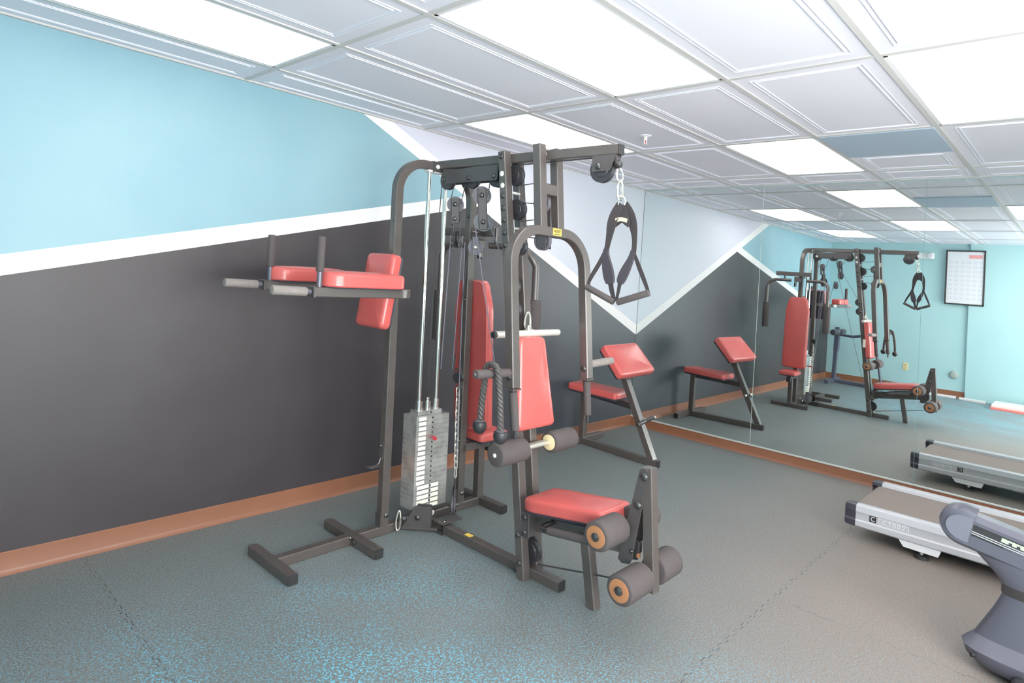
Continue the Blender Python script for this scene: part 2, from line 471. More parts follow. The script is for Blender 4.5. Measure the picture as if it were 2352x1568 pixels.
# baseboards: rubber cove base
def cove(path_pts, inward, hgt):
    b = B(); prof = []
    for p in path_pts:
        p = V(p); n = V(inward)
        prof.append([p + n*a + V((0, 0, z)) for a, z in ((0, 0), (.020, 0), (.016, .004), (.009, .012), (.006, .022), (.005, hgt-.003), (.003, hgt), (0, hgt))])
    return b.loft(prof, M['brown'])
struct('baseboard_left', cove([(XB, 0, 0), (XM, 0, 0)], (0, -1, 0), .098))
struct('baseboard_front', cove([(XM+.004, 0, 0), (XM+.004, YR, 0)], (-1, 0, 0), .082))
struct('baseboard_back', cove([(XB, YR, 0), (XB, -2.03, 0), (XB, 0, 0)], (1, 0, 0), .098))

# mirror panels
ys = [0, -1.2398, -2.4876, -3.73, -4.98]
mn = ['wall mirror panel in the corner beside the mural wall', 'wall mirror panel in the middle reflecting the multi gym',
      'wall mirror panel at the right edge of the picture behind the treadmill', 'last wall mirror panel toward the window wall']
for k in range(4):
    A = Asm(thing('wall_mirror', mn[k], 'mirror', (XM, (ys[k]+ys[k+1])/2, .086), 'mirror panels on the front wall'))
    y0, y1 = ys[k]-.0012, ys[k+1]+.0012
    b = B(); b.box((XM+.003, (y0+y1)/2, (.092+H-.014)/2), (.006, y0-y1, H-.014-.092), M['mirror'], ch=.0)
    A.part('mirror_glass', b)
    b = B(); b.box((XM, (y0+y1)/2, .0875), (.016, y0-y1, .011), M['mirror_edge'], ch=.002); A.part('bottom_channel', b)
    b = B(); b.box((XM+.001, y1-.0012, (.092+H-.014)/2), (.003, .0030, H-.014-.092), M['seam'])
    if k == 0: b.box((XM+.001, -.003, (.092+H-.014)/2), (.003, .005, H-.014-.092), M['seam_dark']); A.part('edge_seam', b)

# things on and by the back wall (seen in the mirror)
A = Asm(thing('framed_poster', 'black framed white exercise chart on the aqua wall seen in mirror', 'poster', (XB+.04, -1.97, 1.44)))
py0, py1, pz0, pz1 = -1.725, -2.215, 1.45, 2.28
b = B()
for z in (pz0, pz1): b.box((XB+.055, (py0+py1)/2, z), (.025, py0-py1+.022, .022), M['black_frame'], ch=.003)
for y in (py0, py1): b.box((XB+.055, y, (pz0+pz1)/2), (.025, .022, pz1-pz0+.022), M['black_frame'], ch=.003)
A.part('frame', b)
b = B(); b.box((XB+.05, (py0+py1)/2, (pz0+pz1)/2), (.012, py0-py1, pz1-pz0), M['paper'])
b.box((XB+.057, py1+.115, pz1-.085), (.002, .17, .055), M['poster_red'])
for r in range(9):
    for c in range(6):
        b.box((XB+.057, py0-.055-c*.079, pz1-.18-r*.07), (.0016, .055, .045), M['poster_grey'])
A.part('chart_sheet', b)
A = Asm(thing('wall_outlet', 'ivory wall outlet low on the aqua wall seen in mirror', 'outlet', (XB, -1.215, .33)))
b = B(); b.box((XB+.004, -1.215, .375), (.008, .075, .118), M['ivory'], ch=.003); A.part('cover_plate', b)
for z in (.352, .398):
    b = B(); b.box((XB+.009, -1.215, z), (.004, .034, .03), M['ivory2'], ch=.003); A.part('socket', b)
b = B(); b.lathe((XB, -1.875, .345), (1, 0, 0), [(0, .062), (.012, .062), (.03, .05), (.036, .03), (.038, .0)], M['bumper'], 28)
single('wall_bumper', b, 'round grey door bumper on the aqua wall seen in mirror', 'bumper', (XB, -1.875, .345))
A = Asm(thing('emergency_light', 'white emergency light box high on the aqua wall seen in mirror', 'emergency light', (XB, -1.40, 2.14)))
b = B(); b.box((XB+.04, -1.40, 2.19), (.08, .30, .10), M['white'], ch=.012); A.part('case', b)
for y in (-1.30, -1.50):
    b = B(); b.lathe((XB+.08, y, 2.19), (1, 0, 0), [(0, .04), (.02, .042), (.028, .035), (.03, 0)], M['fixture'], 20); A.part('lamp_head', b)
for (ya, yb, r_, lb) in ((-1.40, -1.93, .03, 'loose strip of white trim on the floor below the chart, left piece in mirror'),
                         (-1.98, -2.30, -.03, 'loose strip of white trim on the floor next to the stacked boards')):
    b = B(); b.beam((XB+.15, ya, .016), (XB+.15-r_, yb, .016), .06, .032, M['board_white'], ch=.003)
    single('trim_strip', b, lb, 'trim strip', (XB+.12, (ya+yb)/2, 0), 'loose trim strips')
b = B(); b.box((XB+.42, -2.86, .014), (.55, .9, .028), M['board_red'], ch=.004)
single('foam_board', b, 'red board lying on the floor under the white board, seen in mirror', 'board', (XB+.42, -2.86, 0))
b = B(); b.box((XB+.40, -2.87, .046), (.52, .9, .034), M['board_white'], ch=.004)
single('foam_board', b, 'white board lying on top of the red board, seen in mirror', 'board', (XB+.40, -2.87, .028))

# exercise stand in the back corner, seen only in the mirror
A = Asm(thing('roman_chair', 'blue-grey exercise stand with padded crossbar in the back corner, seen in mirror', 'exercise stand', (-1.68, -.3, 0)))
st = M['bluegrey']
b = B(); b.beam((-2.02, -.26, .03), (-1.32, -.26, .03), .06, .06, st); A.part('foot_bar', b)
b = B(); b.beam((-1.68, -.29, .03), (-1.62, -1.02, .03), .05, .05, st); A.part('base_beam', b)
b = B(); b.beam((-1.62, -.90, .03), (-1.30, -.90, .03), .05, .05, st); A.part('foot_bar', b)
b = B(); b.beam((-1.68, -.27, .06), (-1.68, -.29, .62), .06, .06, st, up=V((0, 1, 0))); A.part('lower_post', b)
b = B(); b.beam((-1.68, -.29, .52), (-1.68, -.30, .92), .075, .075, st, up=V((0, 1, 0))); A.part('post_sleeve', b)
for s_ in (-1, 1):
    b = B(); b.cyl((-1.68+s_*.05, -.31, .84), (-1.68+s_*.30, -.31, .84), .05, M['capblack'], 20, .015); A.part('foam_roller', b)
b = B(); b.cyl((-1.95, -.31, .84), (-1.41, -.31, .84), .014, M['steel']); A.part('roller_shaft', b)
b = B(); b.tube([(-1.68, -.33, .80), (-1.62, -.55, .79), (-1.60, -.80, .84)], .022, st); A.part('support_arm', b)
b = B(); b.cyl((-1.82, -.80, .84), (-1.40, -.80, .84), .032, M['capblack'], 16, .01); A.part('ankle_pad', b)
b = B(); b.tube([(-1.62, -1.0, .05), (-1.61, -.92, .55), (-1.60, -.80, .82)], .02, st); A.part('rear_brace', b)

# ------------------------------------------------------------------ multi gym
# modelling frame: u along the back beam, d toward the front, z up -> room
PSI = .026
q = (.0831, -.0085, -.0170, -.0214, -.0472, -.035, .007); cc = (.8485, -1.3475)
L0 = Matrix.Translation((.858, -.61, 0)) @ Matrix.Rotation(PSI, 4, 'Z')
ca, sa, sc = math.cos(q[2]), math.sin(q[2]), 1+q[3]
FIT = Matrix(((sc*ca, -sc*sa, q[5], cc[0]+q[0]-sc*(ca*cc[0]-sa*cc[1])),
              (sc*sa,  sc*ca, q[6], cc[1]+q[1]-sc*(sa*cc[0]+ca*cc[1])),
              (0, 0, 1+q[4], 0), (0, 0, 0, 1)))
TG = FIT @ L0
def P(u, d, z): return V((u, -d, z))
S, SD, PL = M['steel'], M['steel_dark'], M['plate']
UZ, UX, UY = V((0, 0, 1)), V((1, 0, 0)), V((0, 1, 0))
gym_base = TG @ P(0, .4, 0); gym_base.z = 0
G = Asm(thing('multi_gym', 'dark steel multi-station home gym with red pads, weight stack and hanging cables', 'home gym', tuple(gym_base)), TG)

def bolt(p, ax, r=.012, m=None, parent=None, h=.011):
    r *= 1.14
    b = B(); b.lathe(p, ax, [(0, r), (h*.35, r), (h*.8, r*.72), (h, r*.3), (h*1.02, 0)], m or M['bolt'], 12)
    return G.part('bolt', b, parent)
def pulley(c, ax, r, m=None, w=.022, name='pulley', parent=None):
    c, ax = V(c), V(ax).normalized(); b = B()
    b.lathe(c - ax*(w/2), ax, [(0, .012), (0, r*.55), (.003, r*.60), (.003, r*.82), (0, r*.86), (0, r), (w*.22, r), (w*.5, r*.84), (w*.78, r), (w, r), (w, r*.86), (w-.003, r*.82), (w-.003, r*.60), (w, r*.55), (w, .012)], m or M['pulley'], 28)
    return G.part(name, b, parent)
def cable(pts, m=None, r=.0028):
    b = B(); b.tube(pts, r, m or M['cable'], 6); return G.part('cable', b)

# base
T5 = .05
b = B(); b.beam(P(-.885, 0, .025), P(.435, 0, .025), T5, T5, S); spine = G.part('base_beam', b)
def capped(name, p0, p1):
    b = B(); b.beam(p0, p1, T5, T5, S); o = G.part(name, b)
    for p, s_ in ((p0, -1), (p1, 1)):
        dv = (V(p1)-V(p0)).normalized()*s_
        b = B(); b.beam(V(p), V(p)+dv*.004, T5-.002, T5-.002, M['rubber']); G.part('end_cap', b, o)
    return o
ft = capped('foot_bar', P(-.908, -.19, .025), P(-.908, .208, .025))
cr = capped('foot_bar', P(-.466, -.24, .0262), P(-.466, .24, .0262)); bolt(P(-.466-.025, .055, .028), (-1, 0, 0), .012, None, cr)
bolt(P(-.492, .02, .04), (-1, 0, 0), .010, None, cr); bolt(P(-.43, .027, .028), (0, -1, 0), .012, None, cr)
ff = capped('foot_bar', P(.459, -.222, .025), P(.459, .222, .025))
fb = capped('front_base_beam', P(0, .215, .025), P(0, 1.045, .025))
b = B(); b.box(P(.0, .40, .0506), (.030, .045, .001), M['yellow']); G.part('sticker', b, fb, 'yellow warning sticker')
b = B(); b.beam(P(0, .02, .03), P(0, .19, .03), .036, .036, S)
b.box(P(.03, .205, .062), (.15, .055, .006), PL); b.box(P(0, .205, .004), (.09, .055, .006), PL)
b.cyl(P(0, .205, .004), P(0, .205, .07), .012, PL); b.lathe(P(-.01, .205, .065), (0, 0, 1), [(0, .012), (.006, .01), (.008, 0)], M['bolt'], 12)
G.part('hinge_bracket', b)
# upright pulley by the hinge, turned edge-on
b = B(); RZ = Matrix.Rotation(-.72, 3, 'Z'); vax = RZ @ UX; vc = P(.135, .115, 0)
for s_ in (-1, 1): b.box(vc + vax*(s_*.017) + V((0, 0, .105)), (.004, .036, .16), PL, RZ, .001)
b.box(vc + V((0, 0, .028)), (.038, .036, .006), PL, RZ); b.beam(P(.045, .20, .062), P(.145, .105, .062), .038, .005, PL)
b.beam(P(.14, .112, .062), P(.138, .113, .03), .03, .006, PL, up=UX)
ub = G.part('pulley_bracket', b); pulley(vc + V((0, 0, .10)), vax, .058, M['pulley_grey'], .022, 'pulley', ub)
bolt(vc + vax*.019 + V((0, 0, .10)), vax, .011, None, ub); bolt(vc - vax*.019 + V((0, 0, .10)), -vax, .010, M['bolt'], ub)
bolt(P(.05, .026, .045), (0, -1, 0), .014, M['white_cap'], spine)
# swivelling low pulley housing
ang = math.atan2(.110, .098)
def Q(a, w, z):  # a along the housing, w across it
    return P(-.147+math.cos(ang)*a+math.sin(ang)*w, .026+math.sin(ang)*a-math.cos(ang)*w, z)
b = B()
for w in (-.021, .021):
    rings = []
    for e in (-.002, .002):
        rings.append([Q(a, w+e, z) for a, z in ((-.01, .022), (.15, .022), (.152, .135), (.145, .142), (.062, .142), (.055, .136))])
    b.loft(rings, PL)
b.beam(Q(-.012, 0, .013), Q(.19, 0, .013), .05, .018, PL)
lh = G.part('pulley_housing', b); pulley(Q(.075, 0, .075), (Q(0, 1, 0)-Q(0, 0, 0)), .055, None, .024, 'pulley', lh)
bolt(Q(.075, -.023, .078), Q(0, -1, 0)-Q(0, 0, 0), .014, None, lh)
b = B(); b.cyl(P(-.165, .045, .073), P(-.12, .060, .075), .006, M['bolt'], 8); b.lathe(P(-.172, .046, .073), (1, .0, 0), [(-.022, .0), (-.02, .009), (-.012, .018), (0, .022), (.012, .018), (.02, .009), (.022, 0)], M['rubber'], 16); G.part('ball_stop', b, lh)

# arch posts
def arch(s_):
    path = [P(s_*.28, 0, .05), P(s_*.28, 0, 1.0)] + arc(P(s_*.10, 0, 1.946), V((s_, 0, 0)), UZ, .18, 0, PI/2, 10) + [P(s_*.055, 0, 2.126)]
    b = B(); b.sqpath(path, T5, T5, S, UY); return G.part('arch_post', b)
p1, p2 = arch(-1), arch(1)
for s_, p in ((-1, p1), (1, p2)):
    b = B(); b.box(P(s_*.052, .0, 2.122), (.010, .062, .066), PL, ch=.002); b.box(P(s_*.03, .035, 2.122), (.05, .006, .06), PL, ch=.001)
    b.box(P(s_*.03, -.035, 2.122), (.05, .006, .06), PL, ch=.001)
    G.part('arch_plate', b, p); bolt(P(s_*.032, .038, 2.122), (0, -1, 0), .012, M['white_cap'], p)
    for z in (.11,): bolt(P(s_*.28+.004, .025, z), (0, -1, 0), .013, None, p)
for z in (1.70, 1.77, .80, .70, .62):
    b = B(); b.lathe(P(-.305, .006, z), (-1, 0, 0), [(-.002, .004), (.0006, .004), (.0007, 0)], M['hole'], 10); G.part('pin_hole', b, p1)
for z, u_ in ((1.33, .255), (1.86, .255), (.78, .255), (.60, .255), (.44, .255)): bolt(P(u_, .008, z), (-1, 0, 0), .011, None, p2)
b = B(); b.box(P(-.308, -.002, .475), (.005, .034, .10), PL, ch=.001)
b.tube([P(-.311, -.002, .43), P(-.318, -.002, .405), P(-.335, -.002, .392), P(-.385, -.002, .388)], .0035, PL, 6)
b.box(P(-.352, -.002, .389), (.07, .034, .005), PL, ch=.001)
fp = G.part('foot_peg_bracket', b, p1); bolt(P(-.311, -.002, .50), (-1, 0, 0), .009, None, fp)
b = B(); b.box(P(-.309, 0, .085), (.006, .05, .08), PL, ch=.001); G.part('base_gusset', b, p1)

# top beam and pulley housing
b = B(); b.beam(P(0, .025, 2.135), P(0, 1.282, 2.135), T5, T5, S); tb = G.part('top_beam', b)
b = B(); b.beam(P(0, 1.282, 2.135), P(0, 1.287, 2.135), T5-.002, T5-.002, M['rubber']); G.part('end_cap', b, tb)
b = B()
for s_ in (-1, 1):
    u_ = s_*.029
    b.loft([[P(u_+e, d, z) for d, z in ((.085, 2.108), (.235, 2.100), (.39, 2.108), (.53, 2.108), (.53, 2.030), (.52, 2.022), (.115, 2.020), (.085, 2.05))] for e in (-.0025, .0025)], PL)
hs = G.part('pulley_housing', b)
for d in (.10, .305, .50):
    pulley(P(0, d, 2.045), UX, .058, None, .024, 'pulley', hs)
    bolt(P(-.032, d, 2.045), (-1, 0, 0), .013, None, hs); bolt(P(.032, d, 2.045), (1, 0, 0), .013, M['white_cap'] if d < .2 else None, hs)
# end pulley
b = B()
for s_ in (-1, 1):
    b.loft([[P(s_*.020+e, d, z) for d, z in ((1.14, 2.112), (1.275, 2.112), (1.238, 2.036), (1.14, 2.034))] for e in (-.0025, .0025)], PL)
b.beam(P(0, 1.262, 2.105), P(0, 1.268, 2.075), .03, .02, PL)
eh = G.part('pulley_housing', b); pulley(P(0, 1.185, 2.045), UX, .062, None, .026, 'pulley', eh); bolt(P(-.023, 1.175, 2.058), (-1, 0, 0), .014, None, eh); bolt(P(.023, 1.175, 2.058), (1, 0, 0), .014, None, eh)
b = B(); b.lathe(P(0, 1.272, 2.066), (0, -.4, -1), [(-.022, 0), (-.018, .011), (-.009, .019), (0, .022), (.009, .019), (.018, .011), (.022, 0)], M['rubber'], 18); G.part('ball_stop', b, eh)

# front uprights
def upr_d(z): return .847 - .1179*z
for s_ in (-1, 1):
    u_ = s_*.05
    b = B(); b.beam(P(u_, upr_d(0), 0), P(u_, upr_d(2.165), 2.165), T5, T5, S, up=UY); up_ = G.part('front_upright', b)
    for z in (2.138, 1.927, 1.861, 1.798, 1.732, 1.666, 1.45, 1.33, .215, .08):
        bolt(P(u_+s_*.025, upr_d(z), z), (s_, 0, 0), .0135, None, up_)
    for z in (2.045, 1.982): bolt(P(u_+s_*.025, upr_d(z), z), (s_, 0, 0), .0125, M['white_cap'], up_, .006)
for z, r, o_ in ((2.045, .056, .028), (1.862, .056, .03), (1.668, .05, .03), (1.45, .048, -.030), (1.33, .048, -.030), (.13, .06, .018)):
    pulley(P(0, upr_d(z)+o_, z), UX, r, None, .026)
for z in (1.95, 1.76): 
    b = B(); b.cyl(P(-.03, upr_d(z)+.02, z), P(.03, upr_d(z)+.02, z), .007, M['white_cap']); G.part('spacer', b)

# press arm
pc = .014
b = B()
def arm_d(z): return .835 + (2.18-z)*.0775
for s_ in (-1, 1): b.beam(P(pc+s_*.066, arm_d(2.185), 2.185), P(pc+s_*.066, arm_d(1.765), 1.765), T5, T5, S, up=UY)
b.beam(P(pc-.045, arm_d(1.962), 1.962), P(pc+.045, arm_d(1.962), 1.962), .045, .058, S)
pa = G.part('press_arm', b)
path = [P(pc-.283, arm_d(.99), .99)] + arc(P(pc-.103, arm_d(1.66), 1.566), V((-1, 0, 0)), UZ, .18, 0, PI/2, 10)
path += arc(P(pc+.103, arm_d(1.66), 1.566), V((1, 0, 0)), UZ, .18, PI/2, 0, 10) + [P(pc+.283, arm_d(.99), .99)]
path = [V((p.x, -arm_d(p.z), p.z)) for p in path]
b = B(); b.sqpath(path, T5, T5, S, UY); ua = G.part('press_yoke', b)
b = B(); yd = arm_d(1.745)+.0256
b.box(P(pc+.03, yd, 1.747), (.066, .0012, .040), M['yellow']); text_into(b, 'HOIST', .0195, P(pc+.03, yd+.0009, 1.752), UX, UZ, M['black_ink'], 'CENTER', .0009)
b.box(P(pc+.03, yd+.0002, 1.737), (.05, .0014, .004), M['black_ink']); G.part('sticker', b, ua, 'yellow sticker with black lettering')
b = B(); b.cyl(P(-.055, arm_d(2.14), 2.14), P(.078, arm_d(2.14), 2.14), .022, M['white_cap'], 20); G.part('pivot_bushing', b, pa)
for s_ in (-1, 1):
    u_ = pc+s_*.283
    b = B(); b.box(P(u_, arm_d(.985), .984), (.056, .056, .008), S, ch=.002); b.lathe(P(u_, arm_d(.98), .98), (0, 0, -1), [(0, .021), (.012, .019), (.014, .0)], M['bolt'], 16); G.part('arm_end_plate', b, ua)
    b = B(); b.cyl(P(u_, arm_d(.97), .97), P(u_-.006*s_, arm_d(.80)+.005, .795), .0195, M['foam'], 18, .004); G.part('vertical_grip', b, ua)
    b = B(); b.cyl(P(u_-.006*s_, arm_d(.80)+.005, .80), P(u_-.006*s_, arm_d(.80)+.005, .755), .008, M['rubber'], 10); G.part('grip_stem', b, ua)
    b = B(); b.cyl(P(u_+s_*.025, arm_d(1.06), 1.06), P(u_+s_*.235, arm_d(1.06), 1.068), .0205, M['foam'] if s_ < 0 else M['foam_light'], 18, .004)
    b.cyl(P(u_+s_*.235, arm_d(1.06), 1.068), P(u_+s_*.2365, arm_d(1.06), 1.068), .006, M['zinc'], 10); G.part('side_grip', b, ua)
    bolt(P(u_-.0, arm_d(1.035)+.025, 1.035) if False else P(u_-.025, arm_d(1.035), 1.04), (-1, 0, 0), .014, None, ua)

# hanging pulley blocks (turned to face along the beam diagonal)
nf = V((-.72, -.69, 0)).normalized(); rt = nf.cross(UZ).normalized()
def block(cs, r, m, ends, wid=.048, th=.005, gap=.018):
    b = B(); (p0, p1) = V(ends[0]), V(ends[1])
    for s_ in (-1, 1): b.beam(p0+nf*gap*s_, p1+nf*gap*s_, wid, th, PL, up=nf)
    o = G.part('pulley_block', b)
    for c in cs:
        pulley(c, nf, r, m, .024, 'pulley', o); bolt(V(c)+nf*(gap+th/2), nf, .013, None, o)
    return o
block([P(0, .385, 1.945), P(0, .405, 1.795)], .052, M['pulley_grey'], (P(0, .382, 1.98), P(0, .41, 1.755)))
o = block([P(0, .170, 1.898)], .048, M['pulley_grey'], (P(0, .168, 1.932), P(0, .176, 1.79))); bolt(P(0, .170, 1.813)+nf*.021, nf, .012, None, o)
b = B()
for s_ in (-1, 1): b.beam(P(0, .188, 1.80)+rt*(.018*s_), P(0, .196, 1.63)+rt*(.018*s_), .034, .005, PL, up=rt)
o = G.part('pulley_block', b); pulley(P(0, .193, 1.70), rt, .05, None, .022, 'pulley', o); bolt(P(0, .193, 1.69)+rt*.022, rt, .011, None, o); bolt(P(0, .189, 1.785)+rt*.022, rt, .011, None, o)
b = B()
for s_ in (-1, 1): b.beam(P(0, .35, 1.71)+nf*.016*s_, P(0, .352, 1.61)+nf*.016*s_, .036, .005, M['pulley_grey'], up=nf)
o = G.part('pulley_block', b); pulley(P(0, .352, 1.652), nf, .042, M['pulley_grey'], .022, 'pulley', o); bolt(P(0, .352, 1.652)+nf*.019, nf, .010, M['zinc'], o)

# guide rods and weight stack
for s_ in (-1, 1):
    b = B(); b.cyl(P(s_*.063, 0, .06), P(s_*.063, 0, 2.098), .0125, M['chrome'], 16); G.part('guide_rod', b)
b = B(); b.box(P(-.0, 0, 2.094), (.17, .045, .014), M['white_cap'], ch=.003); G.part('rod_bracket', b, None, 'white rod bracket')
b = B(); sk = None
z0, pt = .10, .0287
stack = None
for k in range(19):
    z = z0 + pt*k; b = B()
    b.box(P(0, 0, z+pt/2), (.242, .122, pt-.0007), M['alum'], ch=.0010)
    yf = .0615
    if k < 5:
        b.box(P(-.056, yf, z+pt/2), (.084, .0012, .020), M['label']); b.box(P(.028, yf, z+pt/2), (.058, .0012, .020), M['label'])
    else:
        b.box(P(-.078, yf, z+pt/2), (.058 if k < 11 else .052, .0012, .020), M['label'])
    b.lathe(P(-.004, .060, z+pt/2), (0, -1, 0), [(0, .006), (.0022, .006), (.0023, 0)], M['hole'], 10)
    if stack is None: stack = G.part('weight_stack', b); st0 = stack
    else: G.part('weight_plate', b, st0)
zt = z0 + pt*19
b = B(); b.box(P(-.006, 0, zt+.0125), (.175, .075, .025), M['alum'], ch=.002); b.lathe(P(.0, .0372, zt+.012), (0, -1, 0), [(0, .006), (.002, .006), (.0021, 0)], M['hole'], 10); G.part('lift_plate', b, st0)
for u_ in (-.063, .063):
    b = B(); b.lathe(P(u_, 0, zt+.025), UZ, [(0, .0205), (.046, .0205), (.047, .0235), (.053, .0235), (.054, .013)], M['chrome'], 20); G.part('rod_collar', b, st0)
b = B(); b.lathe(P(0, 0, zt+.025), UZ, [(0, .0185), (.042, .0185), (.043, .021), (.048, .021), (.049, .009), (.06, .009), (.061, .012), (.07, .012), (.071, 0)], M['chrome'], 20); G.part('selector_stem', b, st0)
b = B(); zp = z0+pt*14.5
b.lathe(P(-.004, .062, zp), (-.25, -1, 0), [(0, .007), (.012, .007), (.013, .012), (.040, .012), (.042, .010), (.043, 0)], M['red_pin'], 16); G.part('selector_pin', b, st0, 'red selector pin')

# dip and knee raise station
b = B()
dz_ = 1.37
pth = [P(-.905, .243, dz_), P(-.47, .243, dz_)] + arc(P(-.42, .153, dz_), UX, V((0, -1, 0)), .09, PI/2, 0, 6)
pth += arc(P(-.42, -.153, dz_), UX, V((0, 1, 0)), .09, 0, PI/2, 6) + [P(-.47, -.243, dz_), P(-.905, -.243, dz_)]
b.sqpath(pth, .046, .046, S, UZ); da = G.part('dip_arm_frame', b)
b = B(); b.beam(P(-.31, 0, 1.255), P(-.34, 0, 1.345), .04, .006, SD, up=UX); b.beam(P(-.335, 0, 1.345), P(-.36, 0, 1.255), .04, .006, SD, up=UX); G.part('arm_brace', b, da)
for s_, gl in ((1, 'foam_light'), (-1, 'foam_light')):
    d_ = .243*s_
    b = B(); b.box(P(-.9, d_, dz_), (.012, .052, .052), S, ch=.003); b.cyl(P(-.91, d_, dz_), P(-1.085, d_, dz_+.004), .0135, M['silver2']); G.part('grip_mount', b, da)
    b = B(); b.cyl(P(-.93, d_, dz_), P(-1.092, d_, dz_+.004), .0215, M[gl], 20, .005); G.part('dip_grip', b, da, 'worn pale grey foam dip grip')
    b = B(); b.cyl(P(-.868, d_, dz_+.02), P(-.868, d_, dz_+.25), .0125, M['silver2'], 14); G.part('handle_tube', b, da)
    b = B(); b.cyl(P(-.868, d_, dz_+.095), P(-.866, d_, dz_+.262), .0185, M['foam'] , 18, .005); G.part('upright_grip', b, da)
    b = B(); d0, d1 = (.178, .302) if s_ > 0 else (-.302, -.178)
    out = [(-.852, d0+.01), (-.835, d0), (-.44, d0), (-.415, d0+.03), (-.415, d1-.02), (-.44, d1), (-.80, d1), (-.852, d1-.045)] if s_ > 0 else [(-.87, d0+.02), (-.82, d0), (-.47, d0), (-.445, d0+.03), (-.445, d1-.03), (-.47, d1), (-.82, d1), (-.87, d1-.045)]
    b.pad(out, P(0, 0, dz_+.027), UX, V((0, -1, 0)), UZ, .072, M['red'], .02, M['backing'], .006); G.part('arm_pad', b, da)
tilt = V((.065, 0, .41)).normalized(); nrm = V((-.41, 0, .065)).normalized()
b = B(); b.pad([(-.125, -.208), (.125, -.208), (.125, .208), (-.125, .208)], P(-.352, 0, 1.368), UY, tilt, nrm, .058, M['red'], .022, M['backing'], .014)
G.part('dip_back_pad', b)

# fly (pec) station
fu = .38
b = B(); b.beam(P(fu-.02, -.30, 1.772), P(fu-.02, .15, 1.772), .05, .056, S); fc = G.part('fly_crossbar', b)
b = B(); b.beam(P(.27, -.02, 1.70), P(.40, -.02, 1.70), .06, .07, S); b.beam(P(.26, .02, 1.742), P(.37, .02, 1.742), .05, .05, SD); G.part('fly_mount', b)
b = B(); b.cyl(P(.40, -.03, 1.66), P(.40, -.03, 1.60), .018, M['bolt'], 14, .005); G.part('stop_bumper', b)
for s_ in (-1, 1):
    dd = .40*s_; uu = .40 if s_ < 0 else .46
    b = B()
    b.cyl(P(fu-.02, .17*s_-.02, 1.70), P(fu-.02, .17*s_-.02, 1.795), .012, M['bolt'], 12)
    path = [P(fu-.02, .10*s_, 1.685), P(fu, .2*s_, 1.685)] + [P(uu+(fu-uu)*(1-i/8), s_*(.28+.12*math.sin(i/8*PI/2)), 1.565+.12*math.cos(i/8*PI/2)) for i in range(9)] + [P(uu, dd, 1.30)]
    b.tube(path, .021, S, 14); fa = G.part('fly_arm', b)
    b = B(); b.cyl(P(uu, dd, 1.365), P(uu, dd, 1.02), .042, M['foam'], 22, .008); G.part('foam_pad', b, fa)
b = B(); h2 = .475
out = [(-.150, -h2), (.150, -h2), (.150, .30), (.105, h2), (-.105, h2), (-.150, .30)]
b.pad(out, P(.335, .0, .985), UY, V((-.04, 0, 1)), V((1, 0, .04)), .055, M['red'], .02, M['red'], .012); G.part('fly_back_pad', b)
b = B(); b.pad([(.36, -.10), (.60, -.11), (.60, .11), (.36, .10)], P(0, 0, .43), UX, UY, UZ, .052, M['red'], .02, M['backing'], .012); G.part('fly_seat', b)
b = B(); b.beam(P(.445, 0, .05), P(.445, 0, .41), T5, T5, S, up=UY); b.beam(P(.28, 0, .392), P(.52, 0, .392), T5, T5, S); b.box(P(.52, 0, .36), (.04, .05, .05), M['rubber'], ch=.004); G.part('fly_seat_post', b)

# front seat, back pad and rollers
axu = V((0, .1179, 1)).normalized(); nfr = V((0, -1, .1179)).normalized()
b = B(); zc = .965
b.pad([(-.142, -.232), (.142, -.232), (.098, .232), (-.098, .232)], P(.01, upr_d(zc)+.032, zc), UX, axu, nfr, .060, M['red'], .022, M['backing'], .01); G.part('front_back_pad', b)
b = B(); b.box(P(.15, upr_d(.93)+.03, .93), (.004, .03, .10), M['label']); G.part('tag', b, None, 'white paper tag')
rd, rz = .846, .655
b = B(); b.cyl(P(-.27, rd, rz), P(.27, rd, rz), .011, M['zinc'], 12); b.box(P(.03, rd-.01, rz), (.12, .03, .022), M['zinc'], ch=.003); rs = G.part('roller_shaft', b)
def roller(p0, p1, r, cap0, cap1, parent):
    b = B(); b.cyl(p0, p1, r, M['foam'], 28, .012); o = G.part('foam_roller', b, parent); ax = (V(p1)-V(p0)).normalized()
    for on, p, s_ in ((cap0, V(p0), -1), (cap1, V(p1), 1)):
        if on == 'wood':
            b = B(); b.lathe(p, ax*s_, [(-.001, r*.72), (.002, r*.72), (.003, r*.66), (.003, r*.36)], M['wood'], 24); b.lathe(p, ax*s_, [(.002, .019), (.007, .018), (.012, .010), (.0125, 0)], M['bolt'], 16); G.part('end_disc', b, parent)
        elif on == 'clip':
            b = B(); b.lathe(p, ax*s_, [(0, .010), (.004, .010), (.006, .004), (.0062, 0)], M['white_cap'], 12); G.part('end_clip', b, parent)
    return o
roller(P(-.285, rd, rz), P(-.09, rd, rz), .057, 'clip', None, rs)
roller(P(.105, rd, rz), P(.292, rd, rz), .055, None, 'wood', rs)
b = B(); b.lathe(P(.105, rd, rz), (-1, 0, 0), [(-.001, .040), (.003, .040), (.004, .036), (.004, .012)], M['ivory'], 24); G.part('end_disc', b, rs)
